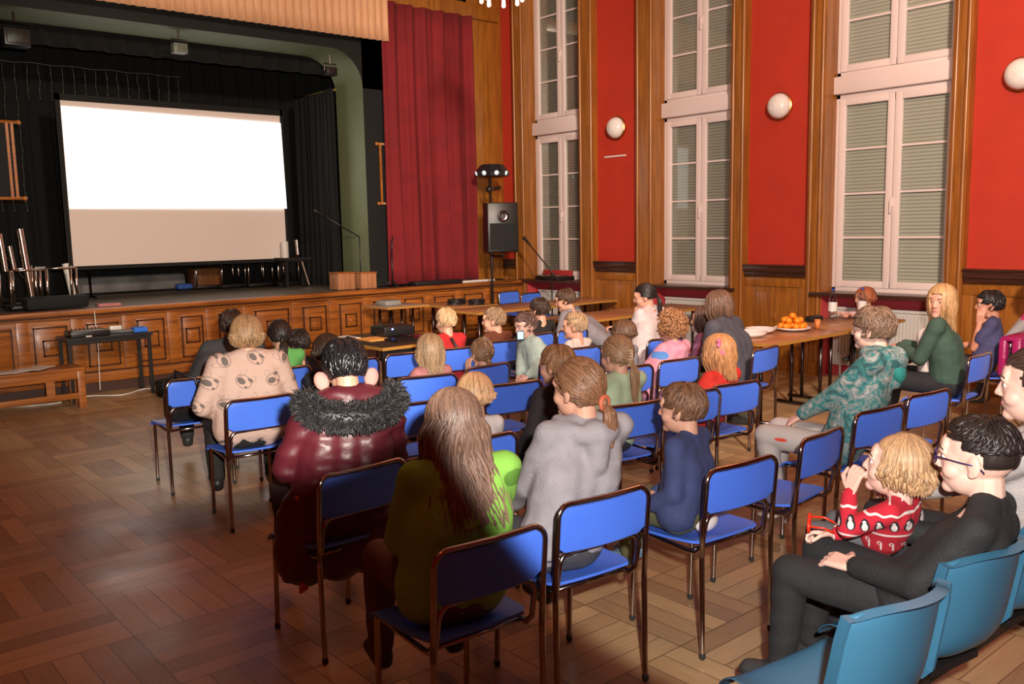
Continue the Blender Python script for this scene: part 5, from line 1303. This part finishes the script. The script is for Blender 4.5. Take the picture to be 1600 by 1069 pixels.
# L red jacket blond
P = person('blond boy in red jacket in front of the tables', seat(27, .05, s=.72), (4.395, 6.02, .975), s=.76, hk=.97, near=0, bulk=1.1, top=cloth((.42, .012, .015)), topname='jacket', hair=dict(style='short', col=(.42, .27, .15), n=200, L=.06, lw=.009, messy=.5), seed=21)
m = MB(); m.tube([P['sh']-P['F']*.085+V(-.03, 0, .02), P['sh']-P['F']*.11+V(.05, 0, -.12), P['hip']-P['F']*.12+V(.09, 0, .06)], .012, 6); part(P, 'strap', m, m_black, 'black strap')
# M brown jacket
person('boy in brown jacket looking left, short fair brown hair', seat(28, .05, .05, s=.7), (4.90, 6.0, .945), s=.72, hk=.97, near=0, bulk=1.1, top=cloth((.12, .03, .012)), hair=dict(style='short', col=(.22, .14, .08), n=200, L=.05, lw=.009, messy=.4), hyaw=38, seed=22)
# N mint child turned around with bright light on the face
P = person('small child in pale mint sweater standing between the rows, facing left', (4.86, 5.38, .56), (4.83, 5.5, .935), s=.66, hk=.95, near=0, bulk=1.45, stand=True, body_yaw=1.35, top=cloth((.36, .47, .44)), trousers=(.55, .35, .33), topname='sweater', hyaw=10, hpitch=-8, skin_c=(.6, .36, .3),
    hair=dict(style='short', col=(.10, .055, .045), n=200, L=.055), seed=23, hands=((-.10, .2, .0), (.06, .24, -.03)), eyes=(0, 0))
ph = empty('light_spot_panel', (4.69, 5.40, .885), 'small bright bluish glowing screen held beside the mint child', 'phone', rz=.9)  # added glowing plate standing in for the projector's light spot at the face
box('case', (-.03, .03, -.004, .004, -.04, .04), m_black, ph, bevel=.002); box('display', (-.024, .024, -.0055, -.004, -.030, .030), M('light_spot_glow', (.4, .7, .9), .3, emit=(.25, .75, 1), es=1.0), ph)
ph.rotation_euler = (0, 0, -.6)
# O
person('child with dark hair and black shirt at the front by the tables', seat(29, .05, .0, s=.7), (5.76, 6.35, .955), s=.74, hk=.97, near=0, top=cloth((.012, .012, .012)), hair=dict(style='short', col=DB, n=200, L=.07), seed=24)
# P
person('boy with brown hair in grey top leaning on the brown table', (6.62, 6.28, .56), (6.45, 6.70, .985), s=.84, hk=1.0, near=0, top=cloth((.22, .21, .24)), hair=dict(style='short', col=(.07, .035, .02), n=220, L=.09, messy=.7), hyaw=25, seed=25, hands=((-.15, .35, .2), (.1, .35, .2)), hpitch=-12)
# Q
person('blond boy with cropped hair and white shirt looking left', seat(21, .06, .03, s=.68), (5.155, 5.25, .925), s=.68, hk=.98, near=0, top=cloth((.60, .52, .48)), hair=dict(style='short', col=(.36, .24, .14), n=220, L=.04, lw=.009, messy=.3), hyaw=35, seed=26)
# R
person('child with brown hair and black clothes sitting before the grey hoodie girl', seat(8, .06, .05, s=.8), (3.22, 3.42, 1.01), s=.80, hk=.95, near=0, top=cloth((.016, .014, .016)), hair=dict(style='short', col=(.26, .13, .06), n=300, L=.09, lw=.010, messy=.5), hyaw=24, seed=27, hands=((-.24, .1, .05), (.1, .3, .1)))
# S
person('small white blond child in white shirt between long haired girl and grey hoodie', seat(7, .06, .13, s=.65), (2.66, 3.42, .925), s=.66, hk=.96, near=0, top=cloth((.60, .55, .54)), hair=dict(style='bob', col=(.60, .36, .19), n=300, L=.05, lw=.010), seed=28, hyaw=-8)
# T mint shirt
P = person('girl in pale mint shirt with blond ponytail and golden claw clip', seat(9, .06, .02, s=.8), (3.69, 3.42, 1.015), s=.80, hk=.96, near=1, bulk=1.08, top=cloth((.40, .50, .33)), hair=dict(style='tied', col=(.26, .15, .08), n=320, lw=.0085, tie=(0, -.115, -.02), tail=.22), seed=29, hyaw=6)
h = P['h']; m = MB()
for i in range(6): z = .045-.017*i; m.tube([h.p(-.022, -.112, z), h.p(-.008, -.126, z+.004), h.p(.008, -.126, z-.004), h.p(.022, -.112, z)], .0042, 6)
m.tube([h.p(0, -.125, .05), h.p(0, -.128, -.05)], .005, 6); part(P, 'hair_claw', m, M('claw_clip', (.62, .45, .30), .3), 'cream coloured hair claw')
# U
person('child with brown hair just behind the claw clip girl', (5.38, 4.88, .545), (5.39, 4.92, .87), s=.64, hk=.95, near=0, top=cloth((.25, .24, .30)), hair=dict(style='bob', col=(.11, .055, .03), n=220, L=.05), seed=30)
# V
P = person('woman in white top with dark ponytail, chin resting on her hand', seat(22, .08, .02, s=.95), (6.14, 5.34, 1.105), s=.95, hk=.97, near=0, bulk=1.06, top=cloth((.62, .55, .56)), hair=dict(style='tied', col=(.015, .010, .010), n=240, lw=.010, tie=(0, -.11, .0), tail=.22), seed=31, hyaw=30, hpitch=-8, hands=(('face', -.01, .10, -.175), (.05, .34, .30)), curls=(1.2, .9), hand_d=((.1, -.1, 1), None), elbow_pole=((-.2, .3, -1), None))
# W curly
P = person('curly haired child in pink hoodie with blue patch on the back', seat(15, .05, .0, s=.72), (5.20, 4.27, .975), s=.76, hk=.96, near=0, bulk=1.22, hood=.9, topname='hoodie', top=patches((.62, .27, .36), [(-.03, .80, .045, .028, (.08, .22, .55), 1), (-.01, .58, .10, .04, (.75, .45, .08), 1)]), hair=dict(style='curly', col=(.34, .16, .07), n=520, L=.16), seed=32)
# X
person('girl with long brown hair in mauve top looking left', (6.20, 4.62, .55), (6.19, 4.72, .93), s=.78, hk=.98, near=0, top=cloth((.34, .13, .24)), hair=dict(style='long', col=(.09, .045, .03), L=.18, n=220, lw=.010), hyaw=30, seed=33)
# Y
person('woman in dark grey top and dark green trousers with long brown hair', seat(16, .06, .0, s=1), (5.77, 4.26, 1.10), s=1.02, hk=1.02, near=0, bulk=1.17, topname='sweater', top=cloth((.065, .065, .085)), trousers=(.055, .055, .035), hair=dict(style='long', col=(.13, .07, .045), L=.13, n=240, lw=.010), hyaw=12, seed=34, feet=((-.05, .42, .08), (.3, .02, .07)), knees=((-.1, .95, .02), (.45, .75, .0)), hpitch=-10)
# Z red girl with bow
P = person('girl in red top with long blond hair and pink bow', seat(11, .05, -.03, s=.72), (4.63, 3.42, .93), s=.74, hk=.98, near=1, bulk=1.08, top=cloth((.50, .02, .012)), hair=dict(style='long', col=(.40, .19, .08), L=.19, n=320, lw=.0095), seed=35, hyaw=20)
h = P['h']; m = MB()
for s in (-1, 1):
    for q in (0, 1): m.ell(h.p(-.058+s*.026, -.04, .072+q*.022), (.026, .014, .018), 12, 8, h.M @ Matrix.Rotation(s*(.5-q), 3, 'Y'))
m.ell(h.p(-.058, -.046, .08), (.012, .012, .014)); m.cap(h.p(-.066, -.05, .07), h.p(-.074, -.06, .02), .012, .016); part(P, 'hair_bow', m, cloth((.85, .16, .30)), 'bright pink hair bow')
# AA red haired girl behind the table
person('red haired girl sitting behind the window table, arm reaching left', (9.20, 4.62, .56), (8.95, 4.72, .935), s=.68, hk=.98, near=0, top=cloth((.55, .38, .38)), trousers=(.02, .02, .03), body_yaw=1.1, hyaw=-5, hair=dict(style='bob', col=RD, n=240, L=.06), seed=36, hands=((8.40, 4.98, .80, 0), (8.52, 4.72, .79, 0)), hand_n=((0, 0, 1), (0, 0, 1)), eyes=(0, 0))
# AB teal boy
P = person('boy in teal patterned hoodie and light grey sweatpants seen in profile', seat(4, .05, .05, s=.95), (4.53, 2.34, 1.172), s=.95, hk=1.0, near=1, bulk=1.14, hood=1.15, topname='hoodie', top=camo(), trousers=patches((.46, .42, .41), [(-.26, .575, .012, .010, (.6, .06, .03), 0)]), shoe=(.62, .58, .55), body_yaw=.30, hyaw=-6, eyes=(0, 0), skin_c=SKP,
    hair=dict(style='short', col=(.14, .085, .055), n=460, L=.09, lw=.0095, messy=1.3), seed=37, hands=((-.05, .24, .15), (.07, .25, .14)), knees=((-.10, .98, .10), (.12, .97, .08)), feet=((-.1, .30, .08), (.06, .38, .08)))
m = MB(); sh, F, Sd = P['sh'], P['F'], P['S']; m.ell(sh-F*.095-V(0, 0, .04), (.07, .045, .09), 16, 12, Matrix.Rotation(.3, 3, 'Z') @ Matrix.Rotation(-.25, 3, 'X')); part(P, 'hood_lining', m, cloth((.02, .22, .20)), 'plain teal hood lining')
# AC woman in green cardigan
P = person('woman with long blond hair, fringe and dark green cardigan holding a brown bowl', seat(31, .05, .08, s=1), (6.58, 2.88, 1.15), s=1.0, hk=1.04, near=1, bulk=1.0, topname='cardigan', top=cloth((.035, .075, .055)), trousers=(.01, .01, .012), body_yaw=.25, hyaw=75, hroll=-4, eyes=(0, 0), hair=dict(style='long', col=(.42, .24, .11), L=.24, n=380, lw=.010, face_open=.85), seed=38, hands=((-.06, .34, .26), (.08, .34, .26)), hand_d=((.6, .5, -.1), (-.6, .5, -.1)), curls=(.9, .9), skin_c=(.60, .30, .22))
h = P['h']; m = MB(); random.seed(3)
for i in range(40): a = random.uniform(-.75, .75); lock_mesh(m, [scalp(h, .2+.2*j, a*(.6+.1*j), 1.05+.01*j) for j in range(6)], .009, 5)
part(P, 'fringe', m, hairmat((.42, .24, .11)), recalc=False)
m = MB(); a = P['sh']+P['F']*.10-V(0, 0, .10); b = P['hip']+P['F']*.13; m.cap(a, b, .065, .085); part(P, 'shirt', m, cloth((.66, .58, .54)), 'white shirt under cardigan')
bw = P['hip']+P['F']*.33+V(0, 0, .10)
bowl(bw.x, bw.y, .13, .12, M('brown_bowl', (.16, .03, .01), .25), 'round dark brown bowl held on the lap of the green cardigan woman', z=bw.z+.02)
# AD
P = person('dark haired boy in navy shirt, hand on his cheek', seat(32, .08, .0, s=.9), (7.80, 3.02, 1.035), s=.86, hk=1.0, near=0, bulk=1.05, top=cloth((.05, .05, .13)), body_yaw=.3, hyaw=15, sleeve=.6, hair=dict(style='short', col=BK, n=240, L=.08, messy=.8), seed=39, hands=(('face', -.05, .075, -.15), (.05, .30, .15)), hand_d=((-.1, -.1, 1), None), elbow_pole=((-.1, .4, -1), None), skin_c=(.50, .22, .14), eyes=(0, 0))
x, y, a = chairs[32]
m = MB(); m.box(-.26, .26, -.34, -.27, .40, .80); m.box(-.25, .25, -.34, -.18, .78, .82); m.box(-.25, .25, -.23, -.17, .5, .80)
o = m.build('jacket', M('magenta_satin', (.30, .012, .10), .28, bump=.8, bs=12), bevel=.02, smooth=True); o.location = (x, y, 0); o.rotation_euler = (0, 0, a); tag(o, 'shiny magenta jacket hung over the back of the blue chair by window', 'jacket')
# AE
person('person in pink and grey clothes cut off by right edge of the photo', seat(33, .05, .02), (8.66, 2.93, 1.22), s=.95, near=0, top=patches((.30, .29, .30), [(0, 1.02, .5, .16, (.5, .03, .12), 0)]), hair=dict(style='long', col=BR, L=.2, n=120), seed=40)
# AF woman with toddler
P = person('woman in light grey sweater at the right edge, holding the toddler', (3.24, 1.24, .57), (3.06, 1.03, 1.215), s=.98, hk=1.06, near=2, bulk=1.05, topname='sweater', top=cloth((.46, .42, .41)), trousers=(.015, .015, .02), body_yaw=.14, hyaw=4, eyes=(0, 0), skin_c=SKP, hair=dict(style='tied', col=(.05, .028, .02), n=300, lw=.009, tie=(0, -.11, .02), tail=.12), seed=41,
    hands=((-.17, .34, .17), (-.06, .42, .13)), hand_d=((.6, .6, -.1), (-.6, .6, 0)))
# AG toddler
P = person('toddler with blond hair in red christmas sweater with penguins', (2.96, 1.45, .645), (2.865, 1.38, .925), s=.54, hk=.95, near=2, bulk=1.22, topname='christmas_sweater', top=xmas(), trousers=(.10, .10, .11), dangle=True, body_yaw=.1, hyaw=12, hpitch=10, eyes=(0, .2), skin_c=SKP,
    hair=dict(style='bob', col=(.42, .25, .13), n=500, L=.085, lw=.0085, face_open=1.65, messy=2.2), seed=42, hands=(('face', -.02, .13, -.13), (2.78, 1.56, .66, 0)), hand_d=((.1, -.25, 1), (-.3, .9, 0)), curls=(1.1, 1.0), elbow_pole=((-.6, .4, -1), (.3, -.4, -.6)))
tw = P['H'][1][2]; ty = empty('red_toy', (tw.x-.03, tw.y+.08, tw.z+.03), 'small bright red toy glasses held in the hand of toddler', 'toy', rz=.5)
m = MB()
for s in (-1, 1): m.tube([(s*.032+.026*math.cos(a), .0, .022*math.sin(a)) for a in [i*.45 for i in range(14)]], .006, 6, closed=True)
m.tube([(-.01, 0, .01), (.01, 0, .01)], .005, 6); m.build('frame', M('red_plastic', (.75, .03, .01), .3), ty, smooth=True)
for s in (-1, 1): m = MB(); m.tube([(s*.058, 0, .005), (s*.060, -.05, .005), (s*.055, -.085, -.01)], .004, 6); m.build('temple', M('red_plastic', (.75, .03, .01), .3), ty, smooth=True)
# AH black boy with glasses
P = person('boy with glasses and black hair in black pullover and black trousers', (2.72, 1.24, .56), (2.75, 1.08, 1.03), s=.88, hk=1.05, near=2, bulk=1.06, topname='pullover', top=cloth((.012, .012, .013), .8), collar='turtle', neck_drop=.02, trousers=(.014, .014, .016), body_yaw=.17, hyaw=3, eyes=(0, 0), skin_c=SKP, hair=dict(style='short', col=(.016, .011, .010), n=520, L=.06, lw=.0085, messy=.9, fade=True), seed=43,
    hands=((2.58, 1.37, .66, 0), (2.88, 1.45, .70, 0)), knees=((-.06, .98, .08), (.20, .96, .10)), curls=(.7, .7))
h = P['h']; m = MB()
for s in (-1, 1):
    m.tube([h.p(s*.033+.024*math.cos(a), .105-.012*abs(math.cos(a)) if s*math.cos(a) > 0 else .107, .006+.018*math.sin(a)) for a in [i*2*PI/18 for i in range(18)]], .0022, 6, closed=True)
    m.tube([h.p(s*.057, .093, .010), h.p(s*.082, .03, .006), h.p(s*.084, -.02, .0), h.p(s*.080, -.035, -.018)], .0022, 6)
m.tube([h.p(-.01, .108, .01), h.p(0, .111, .013), h.p(.01, .108, .01)], .002, 6); part(P, 'glasses', m, M('purple_metal', (.05, .03, .16), .3, .6), 'thin dark purple glasses')
# orange strip beside the coat
m = MB(); x0, y0 = 1.66, 3.30; v = []
for i in range(9):
    t = i/8; z = .66-.42*t; w = .035+.012*math.sin(t*5); v += [(x0-w+.02*math.sin(t*4), y0+.01*math.sin(t*7), z), (x0+w+.02*math.sin(t*4), y0+.02+.01*math.cos(t*6), z), (x0+w+.02*math.sin(t*4), y0+.035, z), (x0-w+.02*math.sin(t*4), y0+.025, z)]
m.add(v, [(4*i+a, 4*i+(a+1) % 4, 4*(i+1)+(a+1) % 4, 4*(i+1)+a) for i in range(8) for a in range(4)]+[(0, 1, 2, 3), (35, 34, 33, 32)])
tag(m.build('scarf', cloth((.65, .10, .02)), smooth=True, auto=True), 'orange scarf hanging at the left side of the fur collar coat', 'scarf')
